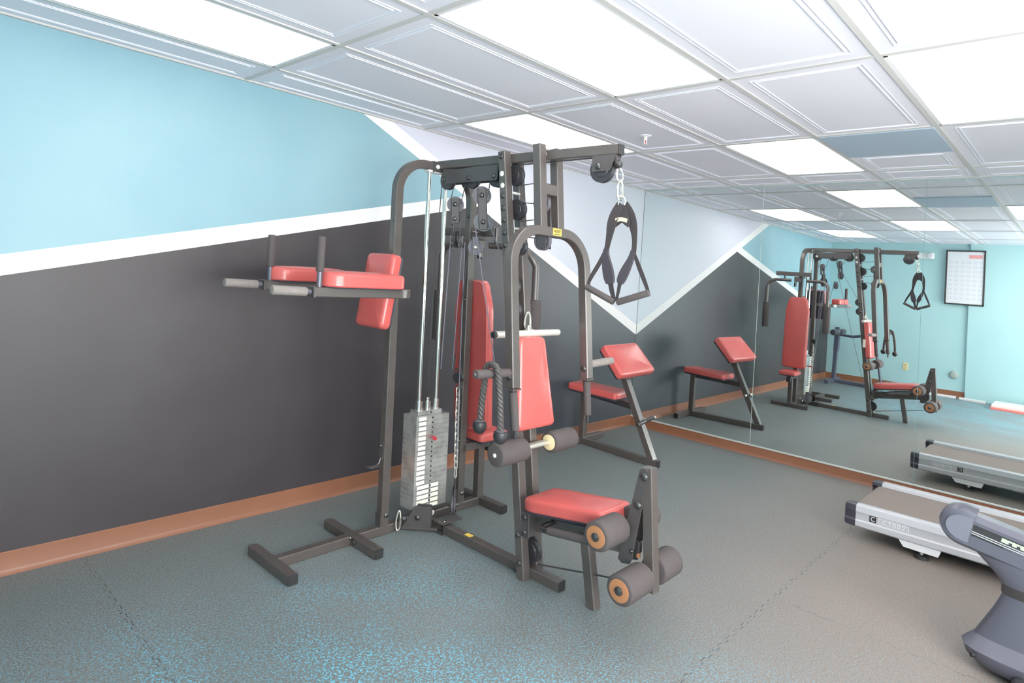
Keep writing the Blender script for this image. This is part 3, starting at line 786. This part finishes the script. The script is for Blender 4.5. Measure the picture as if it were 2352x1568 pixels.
# seat
sl = .071/.47; sy_, sn = V((0, -1, sl)).normalized(), V((0, sl, 1)).normalized()
b = B(); b.pad([(-.112, -.235), (.112, -.235), (.128, -.18), (.118, .235), (-.118, .235), (-.128, -.18)], P(0, 1.118, .467-.062), UX, sy_, sn, .062, M['red'], .022, M['backing'], .012); G.part('front_seat', b)
b = B(); b.beam(P(.0, .84, .275), P(.0, 1.40, .358), T5, .082, S); rail = G.part('seat_rail', b)
b = B(); b.box(P(-.077, .868, .282), (.006, .052, .125), PL, ch=.002); b.box(P(.077, .868, .282), (.006, .052, .125), PL, ch=.002); b.box(P(-.05, .885, .282), (.06, .006, .12), PL); G.part('rail_bracket', b, rail)
for z in (.245, .318):
    for s_ in (-1, 1): bolt(P(s_*.080, .866, z), (s_, 0, 0), .0135, None, rail)
b = B(); b.beam(P(0, 1.175, .34), P(0, 1.232, .0), T5, T5, S, up=UY); G.part('front_leg', b)
for s_ in (-1, 1):
    b = B(); pth = [P(s_*.02, 1.00, .325), P(s_*.10, 1.005, .330), P(s_*.130, 1.015, .332), P(s_*.143, 1.045, .336), P(s_*.146, 1.10, .343), P(s_*.146, 1.27, .367)]
    b.tube(pth, .0125, SD, 12); hh = G.part('seat_handle', b)
    b = B(); b.cyl(P(s_*.146, 1.07, .339), P(s_*.146, 1.295, .371), .0185, M['foam'], 18, .005); G.part('handle_grip', b, hh)
# leg extension
b = B()
for s_ in (-1, 1): b.loft([[P(s_*.030+e, d, z) for d, z in ((1.372, .290), (1.392, .276), (1.432, .285), (1.442, .31), (1.507, .705), (1.497, .716), (1.474, .716), (1.464, .705))] for e in (-.003, .003)], PL)
lp = G.part('lever_plate', b)
for s_ in (-1, 1):
    for d, z, r in ((1.487, .682, .016), (1.462, .552, .015), (1.440, .345, .009)): bolt(P(s_*.033, d, z), (s_, 0, 0), r, None, lp)
b = B(); b.beam(P(0, 1.492, .718), P(0, 1.525, .195), T5, T5, S, up=UY); lv = G.part('leg_lever', b)
b = B(); b.cyl(P(-.18, 1.378, .435), P(.18, 1.378, .435), .012, M['zinc'], 12); b.beam(P(0, 1.30, .36), P(0, 1.385, .44), .03, .03, SD); rs1 = G.part('roller_shaft', b)
roller(P(-.215, 1.378, .435), P(-.045, 1.378, .435), .064, 'wood', None, rs1); roller(P(.045, 1.378, .435), P(.215, 1.378, .435), .064, None, 'wood', rs1)
b = B(); b.cyl(P(-.18, 1.505, .262), P(.18, 1.505, .262), .012, M['zinc'], 12); rs2 = G.part('roller_shaft', b)
roller(P(-.222, 1.505, .262), P(-.045, 1.505, .262), .064, 'wood', None, rs2); roller(P(.045, 1.505, .262), P(.20, 1.505, .262), .064, None, 'wood', rs2)
b = B(); b.box(P(0, 1.45, .36), (.03, .03, .05), M['pulley'], ch=.004); b.cyl(P(0, 1.455, .315), P(0, 1.455, .345), .010, M['wood'], 10); G.part('lever_stop', b)

# cables
cable([P(0, 0, .78), P(0, .005, 1.3), P(0, .042, 2.04)], M['cable_dark'])
cable([P(.0, .155, 2.03), P(.0, .12, 1.90)], M['cable_dark']); cable([P(.0, .25, 2.03), P(.0, .215, 1.90)], M['cable_dark'])
cable([P(0, .36, 2.03), P(0, .34, 1.95)], M['cable_dark']); cable([P(0, .445, 2.03), P(0, .435, 1.95)], M['cable_dark'])
cable([P(-.03, .37, 1.78), P(-.03, .80, .16)]); cable([P(.0, .445, 1.80), P(0, upr_d(1.45)-.01, 1.42)])
cable([P(-.02, .165, 1.72), P(-.02, .13, .93)]); cable([P(.02, .22, 1.72), P(.05, .15, .93)]); cable([P(.03, .23, 1.68), P(.13, .13, .16)])
cable([P(-.02, .315, 1.65), P(.02, .20, .95)], M['cable_dark'])
for z in (1.99, 1.90, 1.80, 1.72): cable([P(0, upr_d(z)+.05, z), P(0, arm_d(z)-.03, z+(.012 if z > 1.95 or z == 1.80 else -.012))], M['cable_dark'])
b = B()
for s_ in (-1, 1): b.loft([[P(pc+s_*.020+e, d, z) for d, z in ((.80, 1.945), (.848, 1.945), (.865, 1.66), (.812, 1.66))] for e in (-.0025, .0025)], PL)
ph = G.part('pulley_housing', b)
for z in (1.895, 1.70):
    pulley(P(pc, arm_d(z)-.045, z), UX, .05, M['pulley_grey'], .022, 'pulley', ph); bolt(P(pc+.023, arm_d(z)-.035, z), UX, .012, M['white_cap'] if z > 1.8 else None, ph)
cable([P(0, upr_d(.09)+.06, .075), P(0, 1.505, .215)], M['cable_dark'], .004)
cable([P(0, .56, 2.10), P(0, 1.15, 2.105), P(0, 1.225, 2.095)], M['cable_dark'])
cable([P(-.02, .06, .12), P(-.03, .02, .69)], M['cable_dark']); cable([P(.115, .145, .268), P(.135, .125, .155)], M['cable_dark'], .003)
# the small pulley block carrying the chain
b = B()
cu, cd = .105, .145
for s_ in (-1, 1): b.box(P(cu, cd+s_*.022, .868), (.010, .004, .115), PL)
for z in (.925, .811): b.box(P(cu, cd, z), (.010, .048, .004), PL)
o = G.part('pulley_block', b); pulley(P(cu, cd, .873), (1, .3, 0), .032, None, .020, 'pulley', o)

# ---- things that hang on the machine (each its own object, same frame)
def chain_links(b, p0, p1, n, lw, ll, r, m):
    p0, p1 = V(p0), V(p1); t = (p1-p0).normalized(); x, y = b.frame(t, V((1, 0, 0)))
    step = (p1-p0).length/n
    for k in range(n):
        c = p0 + t*(step*(k+.5)); w = x if k % 2 else y
        w = (w + (y if k % 2 else x)*.35).normalized(); h = ll/2 - lw/2
        pth = [c + t*h + (w*math.cos(a)+t*math.sin(a))*(lw/2) for a in [PI*i/6 for i in range(7)]] + [c - t*h + (w*math.cos(a)+t*math.sin(a))*(lw/2) for a in [PI+PI*i/6 for i in range(7)]]
        b.tube(pth, r, m, 6, closed=True)
def wld(p): return TG @ V(p)
b = B(); chain_links(b, P(cu, cd, .808), P(cu+.01, cd, .335), 14, .018, .046, .0032, M['zinc'])
pth = [P(cu+.01, cd, .335), P(cu+.013, cd-.01, .32), P(cu+.013, cd-.012, .285), P(cu+.01, cd, .272), P(cu+.007, cd+.012, .285), P(cu+.007, cd+.01, .32)]
b.tube(pth, .004, M['zinc'], 6, closed=True)
single('chain', b, 'silver link chain hanging beside the weight stack from a small black pulley block', 'chain', tuple(wld(P(cu, cd, .3))), None, TG)

def snap_hook(p_top, p_bot, wdir, w, r, label, m):
    b = B(); p0, p1 = V(p_top), V(p_bot); t = (p1-p0); L = t.length; t.normalize(); wd = V(wdir).normalized(); wd = (wd - t*wd.dot(t)).normalized()
    pts = []
    for i in range(20):
        a = 2*PI*i/20; yy = -math.cos(a)*L/2; ww = w/2*math.sin(a)*(1.0 + .30*(yy/(L/2)))
        pts.append((p0+p1)/2 + t*yy*.98 + wd*ww)
    b.tube(pts, r, m, 8, closed=True)
    b.cyl(pts[4]+wd*.0, pts[7], r*1.25, M['chrome'], 8)
    return single('snap_hook', b, label, 'snap hook', tuple(wld((p0+p1)/2)), 'snap hooks on the cables', TG)
snap_hook(P(0, 1.275, 2.052), P(.0, 1.287, 1.985), V((.2, -1, 0)), .028, .0045, 'upper silver snap hook clipped to the ball stop at the end of the top beam', M['zinc'])
snap_hook(P(.0, 1.285, 1.992), P(.0, 1.288, 1.897), V((.8, -.5, 0)), .026, .0055, 'long silver snap hook just above the black hanging ab strap', M['chrome'])
snap_hook(P(.025, upr_d(1.3)+.045, 1.325), P(.03, upr_d(1.22)+.03, 1.232), V((.8, -.5, 0)), .032, .005, 'silver snap hook holding the short white bar above the back pad', M['zinc'])
hk = P(-.214, .052, 0)
snap_hook(hk + V((.006, 0, .128)), hk + V((0, 0, .016)), V((.72, -.69, 0)), .024, .0042, 'pale snap hook hanging near the floor from the low pulley housing', M['zinc'])

# short bar resting over the red back pad
zb_, db_ = 1.214, .754
A = Asm(thing('cable_bar', 'short white straight bar hanging over the top of the red back pad', 'pull bar', tuple(wld(P(0, db_, zb_)))), TG)
b = B(); b.cyl(P(-.228, db_, zb_), P(.248, db_+.01, zb_+.002), .0175, mat('worn_white_chrome', s2l(222, 214, 206), .3, .35, 0, 60, .1, 40), 18, .005); A.part('bar', b)
b = B(); b.cyl(P(-.240, db_, zb_), P(-.222, db_, zb_), .0185, M['rubber'], 18, .005); A.part('end_cap', b)
b = B()
for u_ in (.0, .045): b.tube([P(u_, db_+.0205*math.cos(a), zb_+.0205*math.sin(a)) for a in [2*PI*i/14 for i in range(14)]], .004, M['zinc'], 6, closed=True)
b.box(P(.022, db_, zb_+.03), (.028, .010, .026), M['zinc'], ch=.003); A.part('swivel_eye', b)

# triceps rope over the left side grip
A = Asm(thing('triceps_rope', 'grey braided rope with black end stoppers draped over the left press grip', 'rope', tuple(wld(P(-.40, .93, .8)))), TG)
rp = -.405; gd = arm_d(1.06); gz = 1.064; rr = .0135
path = [P(rp+.0, gd-.062, .815), P(rp+.002, gd-.058, .90), P(rp+.003, gd-.050, .98), P(rp+.002, gd-.040, 1.05)]
path += [P(rp, gd + .040*math.cos(a), gz + .038*math.sin(a) + .004) for a in [PI*(.9-.8*i/8) for i in range(9)]]
path += [P(rp-.004, gd+.050, 1.03), P(rp-.006, gd+.062, .96), P(rp-.005, gd+.070, .88), P(rp-.004, gd+.072, .80)]
path = [V(p) for p in path]
def resample(pts, step):
    out = [pts[0]]; acc = 0.
    for a, b_ in zip(pts, pts[1:]):
        L = (b_-a).length; n = max(1, int(L/step))
        for i in range(1, n+1): out.append(a + (b_-a)*(i/n))
    return out
for _ in range(2):
    path = [path[0]] + [q_ for a, c_ in zip(path, path[1:]) for q_ in (a*.75+c_*.25, a*.25+c_*.75)] + [path[-1]]
cen = resample(path, .006)
b = B()
for st_ in range(3):
    hel = []; dist = 0.; px = None
    for i, p in enumerate(cen):
        t = (cen[min(i+1, len(cen)-1)] - cen[max(i-1, 0)]).normalized()
        if px is None: x, y = b.frame(t, UX)
        else:
            x = (px - t*px.dot(t)).normalized(); y = x.cross(t)
        px = x
        if i: dist += (p-cen[i-1]).length
        a = 2*PI*(dist/.062 + st_/3); hel.append(p + x*(.0078*math.cos(a)) + y*(.0078*math.sin(a)))
    b.tube(hel, .0082, M['rope'], 7)
A.part('braid', b)
for p in (cen[0], cen[-1]):
    b = B(); b.lathe(p + V((0, 0, .022)), (0, 0, -1), [(0, .024), (.003, .029), (.018, .032), (.034, .030), (.048, .022), (.056, .011), (.058, 0)], M['rubber'], 22); A.part('stopper', b)
    b = B(); b.lathe(p + V((0, 0, .026)), (0, 0, -1), [(0, .017), (.002, .022), (.006, .022), (.007, .0)], M['pulley_grey'], 18); A.part('stopper_collar', b)

# ab strap
A = Asm(thing('ab_strap', 'black padded ab strap with two tube handles hanging from the top beam end', 'exercise strap', tuple(wld(P(0, 1.28, 1.42)))), TG)
def ribbon(b, pts, th, m, u0=.0, du=.0):
    """flat webbing in the d-z plane: (d, z, half width)"""
    n = len(pts); L, R_ = [], []
    for i in range(n):
        a, c_ = pts[max(i-1, 0)], pts[min(i+1, n-1)]
        t = V((c_[0]-a[0], c_[1]-a[1])).normalized(); nn = V((t.y, -t.x)); d, z, w = pts[i]
        L.append((d+nn.x*w, z+nn.y*w)); R_.append((d-nn.x*w, z-nn.y*w))
    rings = []
    for i, (l, r_) in enumerate(zip(L, R_)):
        u_ = u0 + du*(pts[i][0]-1.29)
        rings.append([P(u_-th/2, *l), P(u_+th/2, *l), P(u_+th/2, *r_), P(u_-th/2, *r_)])
    b.loft(rings, m)
def smooth(pts):
    for _ in range(2):
        pts = [pts[0]] + [tuple(p*k1+q_*k2 for p, q_ in zip(a, c_)) for a, c_ in zip(pts, pts[1:]) for k1, k2 in ((.75, .25), (.25, .75))] + [pts[-1]]
    return pts
sl_ = [(1.294, 1.882, .020), (1.272, 1.84, .026), (1.254, 1.79, .025), (1.246, 1.73, .016), (1.238, 1.68, .012), (1.232, 1.65, .013)]
sr_ = [(1.306, 1.882, .020), (1.330, 1.84, .026), (1.350, 1.79, .022), (1.360, 1.73, .012), (1.360, 1.68, .011), (1.356, 1.65, .013)]
b = B(); ribbon(b, smooth(sl_), .006, M['strap'], .0, .25); ribbon(b, smooth(sr_), .006, M['strap'], .004, .25)
b.loft([[P(u_, d, z) for d, z in ((1.285, 1.875), (1.315, 1.875), (1.345, 1.80), (1.335, 1.772), (1.302, 1.795), (1.268, 1.772), (1.256, 1.80))] for u_ in (-.002, .005)], M['strap'])
A.part('yoke', b)
b = B(); ribbon(b, smooth([(1.275, 1.803, .009), (1.300, 1.811, .009), (1.332, 1.802, .009)]), .004, M['tan_tag'], -.007, .1); A.part('name_tag', b)
b = B(); ribbon(b, smooth([(1.234, 1.668, .011), (1.232, 1.64, .015), (1.243, 1.58, .027), (1.254, 1.53, .027), (1.258, 1.508, .018)]), .014, M['strap_pad'], .0, .25)
ribbon(b, smooth([(1.357, 1.668, .010), (1.348, 1.63, .013), (1.322, 1.57, .022), (1.306, 1.53, .021), (1.302, 1.512, .013)]), .014, M['strap_pad'], .004, .25); A.part('arm_loop_pad', b)
b = B(); ribbon(b, [(1.259, 1.515, .013), (1.266, 1.48, .012), (1.281, 1.428, .009)], .004, M['strap'], 0, .25); ribbon(b, [(1.301, 1.515, .010), (1.296, 1.48, .008), (1.287, 1.43, .006)], .004, M['strap'], .004, .25)
ribbon(b, smooth([(1.232, 1.665, .008), (1.205, 1.60, .011), (1.165, 1.53, .010), (1.148, 1.484, .006)]), .004, M['strap'], 0, .25); ribbon(b, smooth([(1.357, 1.665, .006), (1.382, 1.60, .011), (1.412, 1.53, .010), (1.430, 1.484, .007)]), .004, M['strap'], .004, .25); A.part('handle_strap', b)
for p0, p1 in ((P(-.035, 1.142, 1.487), P(0, 1.277, 1.424)), (P(.003, 1.291, 1.424), P(.035, 1.437, 1.481))):
    b = B(); b.cyl(p0, p1, .0155, M['foam'], 18, .003); A.part('tube_handle', b)
b = B(); b.tube([P(0, 1.283, 1.875), P(0, 1.278, 1.91), P(0, 1.288, 1.918), P(0, 1.30, 1.915), P(0, 1.312, 1.908), P(0, 1.318, 1.89), P(0, 1.312, 1.875)], .004, M['zinc'], 8); A.part('d_ring', b)

# ------------------------------------------------------------------ preacher bench
px = 3.03
A = Asm(thing('preacher_bench', 'dark steel preacher curl bench with sloped red pad in the mirror corner', 'weight bench', (px, -.5, 0)))
b = B(); b.beam((3.09, -.15, .027), (3.035, -.945, .027), .052, .052, S); A.part('base_beam', b)
b = B(); b.beam((3.035, -.943, .027), (3.0345, -.950, .027), .05, .05, M['rubber']); A.part('end_cap', b)
b = B(); b.beam((2.76, -.135, .027), (3.40, -.135, .027), .052, .052, S); fo = A.part('rear_foot_bar', b)
for xx in (2.758, 3.402):
    b = B(); b.beam((xx-.003, -.135, .027), (xx+.003, -.135, .027), .05, .05, M['rubber']); A.part('end_cap', b, fo)
b = B(); b.beam((3.035, -.895, .045), (3.03, -.565, .705), .056, .056, S, up=UY); A.part('pad_post', b)
b = B(); b.beam((3.09, -.155, .05), (3.085, -.155, .46), .055, .055, S, up=UY); A.part('seat_post', b)
b = B(); b.beam((3.085, -.13, .452), (3.04, -.68, .430), .05, .05, SD); A.part('seat_rail', b)
axp, ayp = V((1, .05, 0)).normalized(), V((0, .213, .222)).normalized(); np_ = axp.cross(ayp).normalized()
if np_.y > 0: np_ = -np_
b = B(); b.pad([(-.280, -.150), (.280, -.150), (.262, .150), (-.262, .150)], V((3.04, -.622, .815)) - np_*.055, axp, ayp, np_, .060, M['red'], .024, M['backing'], .016); A.part('arm_pad', b)
b = B(); b.pad([(-.135, -.25), (.135, -.25), (.12, .25), (-.12, .25)], (3.06, -.315, .473), (1, .05, 0), (-.05, 1, .02), UZ, .055, M['red'], .02, M['backing'], .016); A.part('seat', b)
b = B(); b.cyl((2.93, -.80, .318), (3.17, -.795, .345), .016, M['steel_dark'], 14, .003); b.beam((3.035, -.79, .33), (3.12, -.83, .355), .03, .02, SD); pg = A.part('adjust_pin', b)
for p in ((3.12, -.835, .36), (3.17, -.80, .346)):
    b = B(); b.lathe(p, (1, -.3, .1), [(0, .012), (.014, .012), (.016, 0)], M['zinc'], 12); A.part('pin_knob', b, pg)

# ------------------------------------------------------------------ treadmill
tx0, tx1, ty0, ty1 = 2.815, 3.53, -2.36, -4.25
A = Asm(thing('treadmill', 'silver treadmill with grey belt lying in front of the mirror at right', 'treadmill', ((tx0+tx1)/2, -3.3, 0)))
SV = M['silver']
def rail_prof(s_):   # cross section (offset outward, z)
    return [(0, .095), (.012, .080), (.040, .080), (.050, .088), (.052, .118), (.046, .126), (.046, .165), (.050, .172), (.044, .206), (.020, .212), (-.030, .205), (-.034, .185), (-.01, .17)]
for s_, xo in ((-1, tx0+.05), (1, tx1-.05)):
    pr = rail_prof(s_)
    b = B(); b.loft([[V((xo+s_*o_, y, z)) for o_, z in pr] for y in (ty0-.062, ty1)], SV)
    rl = A.part('side_rail', b)
    pts = [V((xo+s_*o_, 0, z)) for o_, z in pr]; ctr = V((xo, 0, .145))
    b = B(); b.loft([[V((ctr.x+(p.x-ctr.x)*k, y, ctr.z+(p.z-ctr.z)*k)) for p in pts] for y, k in ((ty0-.0615, 1.0), (ty0-.03, 1.0), (ty0-.010, .97), (ty0-.002, .90), (ty0, .78))], M['capblack']); A.part('rail_end_cap', b, rl)
    xs = xo + s_*.0475
    b = B()
    yl = ty0 - .155
    yc, yn = (yl, yl-.108) if s_ < 0 else (yl-.19, yl-.08)
    b.box((xs, yc, .150), (.003, .036, .034), M['black_frame']); b.box((xs, yn, .149), (.0022, .155, .032), M['fixture'])
    b.box((xs, yn, .149), (.0032, .150, .0275), M['silver'])
    txd = V((0, -1, 0)) if s_ < 0 else V((0, 1, 0))
    text_into(b, 'C', .036, (xs+s_*.0022, yc, .150), txd, UZ, M['white']); text_into(b, 'CT800', .035, (xs+s_*.0020, yn, .149), txd, UZ, M['grey_mid'], 'CENTER', .0014, 1.25); text_into(b, 'CT800', .035, (xs+s_*.0024, yn, .149), txd, UZ, M['white'], 'CENTER', 0., 1.25)
    A.part('name_decal', b, rl, 'silver decal with white letters')
b = B(); b.loft([[V((x, y, z)) for y, z in ((ty0-.05, .150), (ty0-.035, .165), (ty0-.038, .180), (ty0-.06, .187), (ty1+.3, .187), (ty1+.3, .150))] for x in (tx0+.075, tx1-.075)], M['belt']); A.part('running_belt', b)
b = B(); b.box(((tx0+tx1)/2, (ty0+ty1)/2-.05, .125), (tx1-tx0-.12, ty0-ty1-.2, .05), M['capblack']); A.part('deck', b)
for s_, xo in ((-1, tx0+.045), (1, tx1-.045)):
    yb = -2.76
    b = B(); b.loft([[V((xo+s_*e, y, z)) for y, z in ((yb+.115, .088), (yb+.085, .045), (yb-.085, .042), (yb-.10, .088))] for e in (-.04, .035)], M['fixture']); ls = A.part('leveler_block', b)
    b = B(); b.cyl((xo, yb, .012), (xo, yb, .05), .010, M['zinc'], 12); b.lathe((xo, yb, 0), UZ, [(0, .038), (.016, .036), (.020, .028), (.022, 0)], M['rubber'], 24); A.part('leveling_foot', b, ls)
    for yb2 in (-2.52, -2.95):
        b = B(); b.cyl((xo, yb2, .070), (xo, yb2, .086), .009, M['silver'], 10); A.part('screw_head', b, ls)
    b = B(); b.box((xo, -3.10, .077), (.03, .12, .012), SV, ch=.003); A.part('under_bracket', b, ls)
b = B(); b.loft([[V((x, y, z)) for x, z in ((tx0+.01, .10), (tx1-.01, .10), (tx1-.03, zt_), (tx0+.03, zt_))] for y, zt_ in ((ty1+.32, .20), (ty1+.26, .27), (ty1+.02, .30), (ty1-.16, .24), (ty1-.22, .12))], SV); A.part('motor_cover', b)

# ------------------------------------------------------------------ recumbent bike (only its rear end is in the frame)
bx = 1.86; hw = .052
A = Asm(thing('recumbent_bike', 'grey recumbent bike rear end with inclined seat rail at lower right', 'exercise bike', (bx, -3.35, 0)))
SG = M['silver2']
dv = V((0, -1, -.178)).normalized(); uv = V((0, -.178, 1)).normalized()
o0 = V((bx, -2.985, .555))     # rear end of the rail axis
def RL(a, h, x=0.): return o0 + dv*a + uv*h + V((x, 0, 0))
def sect(k=1.0): return [(-hw*k, -.062*k), (-hw*.75*k, -.074*k), (hw*.75*k, -.074*k), (hw*k, -.062*k), (hw*k, .035*k), (hw*.8*k, .058*k), (hw*.3*k, .072*k), (-hw*.3*k, .072*k), (-hw*.8*k, .058*k), (-hw*k, .035*k)]
b = B()
def capk(a): return math.sqrt(max(.02, 1-((.088-a)/.088)**2)) if a < .088 else 1.
b.loft([[RL(a, h*1.10*capk(a)+.003, x*(1.06*(.55+.45*capk(a)))) for x, h in sect(1.)] for a in (.118, .105, .088, .070, .054, .040, .028, .018, .010, .004, .0005)], SG)
pi_ = [(.088+.060*math.cos(t), -.004+.050*math.sin(t)) for t in [PI/2+PI*i/14 for i in range(15)]] + [(.114, -.054), (.114, .046)]
b.loft([[RL(a, h, -hw*1.06-e) for a, h in pi_] for e in (-.004, .0012)], mat('cap_face', s2l(112, 113, 126), .36, .25)); ec = A.part('rail_end_cap', b)
b = B(); b.lathe(RL(.062, .0, -hw*1.0), (-1, 0, 0), [(-.002, .006), (.001, .006), (.0012, 0)], M['hole'], 14); A.part('screw_hole', b, ec)
L_ = .95
b = B(); b.loft([[RL(a, h, x) for x, h in ((-hw, -.066), (-hw*.75, -.078), (hw*.75, -.078), (hw, -.066), (hw, -.020), (-hw, -.020))] for a in (.09, L_)], SG); A.part('rail_base', b)
b = B(); b.loft([[RL(a, h, x) for x, h in ((-hw*.86, -.021), (hw*.86, -.021), (hw*.86, .03), (-hw*.86, .03))] for a in (.10, L_)], M['black_frame']); A.part('rail_core', b)
b = B(); b.loft([[RL(a, h, x) for x, h in ((-hw*.95, .026), (-hw*.95, .040), (-hw*.6, .060), (hw*.6, .060), (hw*.95, .040), (hw*.95, .026))] for a in (.11, L_)], M['silver2']); A.part('slide_rail', b)
b = B()
for h_ in (-.012, -.004): b.loft([[RL(a, h, -hw*.90+e) for h, e in ((h_, 0), (h_+.003, 0), (h_+.003, -.003), (h_, -.003))] for a in (.10, L_)], M['silver'])
A.part('trim_line', b)
b = B()
b.loft([[RL(a, h, -hw*.87) for h in (.004, .020)] + [RL(a, h, -hw*.87-.002) for h in (.020, .004)] for a in (.215, .62)], mat('pale_scale', s2l(168, 178, 160), .5))
for i in range(11):
    a = .245+.026*i; b.box(RL(a, .008, -hw*.87-.002), (.002, .011, .010), M['capblack'])
A.part('position_scale', b)
# column
def ell(y0, y1, z, w, n=20, tz=0.):
    cy, ry = (y0+y1)/2, (y0-y1)/2
    return [V((bx + w*math.copysign(abs(math.cos(t))**.7, math.cos(t)), cy + ry*math.copysign(abs(math.sin(t))**.8, math.sin(t)), z + tz*math.sin(t))) for t in [2*PI*i/n for i in range(n)]]
prm = [(-3.112, -3.75, .115, .076), (-3.135, -3.73, .16, .072), (-3.175, -3.70, .24, .065), (-3.205, -3.69, .31, .060), (-3.207, -3.68, .345, .058), (-3.185, -3.67, .375, .056), (-3.15, -3.67, .41, .054), (-3.10, -3.67, .455, .051), (-3.05, -3.67, .50, .048)]
prm = smooth(prm)
b = B(); b.loft([ell(*p_, n=32) for p_ in prm], SG); A.part('column', b)
b = B(); b.loft([ell(-3.200, -3.72, .315, .0630), ell(-3.201, -3.72, .352, .0615)], M['steel_dark']); A.part('column_band', b)
b = B(); b.loft([ell(-3.125, -3.80, .022, .11), ell(-3.085, -3.83, .055, .13), ell(-3.075, -3.83, .082, .13), ell(-3.095, -3.80, .105, .105), ell(-3.118, -3.76, .128, .078)], SG); bs = A.part('base_cover', b)
b = B(); b.lathe((bx-.085, -3.128, .062), (-.7, .7, 0), [(-.01, .008), (.0125, .008), (.0126, 0)], M['hole'], 12); A.part('screw_hole', b, bs)
b = B(); b.cyl((bx-.26, -3.28, .03), (bx+.26, -3.28, .03), .03, M['rubber'], 18, .006); A.part('stabilizer', b)

# ------------------------------------------------------------------ added fill lamp behind the camera, aimed up to brighten the ceiling
def lamp(name, loc, target, size, power, col=(1, 1, 1)):
    l = bpy.data.lights.new(name, 'AREA'); l.shape = 'RECTANGLE'; l.size, l.size_y = size; l.energy = power; l.color = col
    o = bpy.data.objects.new(name, l); C.objects.link(o); o.location = loc
    o.rotation_euler = (V(target)-V(loc)).to_track_quat('-Z', 'Y').to_euler(); return o
lamp('added_ceiling_fill', (-1.0, -4.3, .9), (.8, -2.2, 2.6), (1.2, 1.2), 50, (.97, .97, 1))

# ------------------------------------------------------------------ world, camera, colour
w = bpy.data.worlds.new('World'); bpy.context.scene.world = w; w.use_nodes = True
bg = w.node_tree.nodes['Background']; bg.inputs['Color'].default_value = (1, .97, .93, 1); bg.inputs['Strength'].default_value = 18.0

yaw, pitch, roll = .73686, .040534, .072535
cy, sy, cp, sp = math.cos(yaw), math.sin(yaw), math.cos(pitch), math.sin(pitch)
fw = V((cy*cp, sy*cp, sp)); r0 = V((sy, -cy, 0)); u0 = r0.cross(fw)
cr_, sr2 = math.cos(roll), math.sin(roll)
r1 = r0*cr_ + u0*sr2; u1 = u0*cr_ - r0*sr2
cam = bpy.data.cameras.new('Camera'); co = bpy.data.objects.new('Camera', cam); C.objects.link(co)
mt = Matrix.Identity(4)
for i in range(3): mt[i][0], mt[i][1], mt[i][2] = r1[i], u1[i], -fw[i]
mt.translation = V((-1.384891, -3.441988, 1.461712)); co.matrix_world = mt
cam.sensor_width = 36; cam.sensor_fit = 'HORIZONTAL'; cam.lens = 1426.2778/2352*36
cam.shift_x = -43.381/2352; cam.shift_y = -216.816/2352; cam.clip_start = .02
bpy.context.scene.camera = co

sc_ = bpy.context.scene
sc_.view_settings.view_transform = 'Standard'; sc_.view_settings.look = 'None'
sc_.view_settings.exposure = -0.14; sc_.view_settings.gamma = 1.10
cyc = sc_.cycles
cyc.use_denoising = True
cyc.max_bounces = 10; cyc.diffuse_bounces = 6; cyc.glossy_bounces = 6
cyc.sample_clamp_indirect = 6
cyc.caustics_reflective = True; cyc.caustics_refractive = False
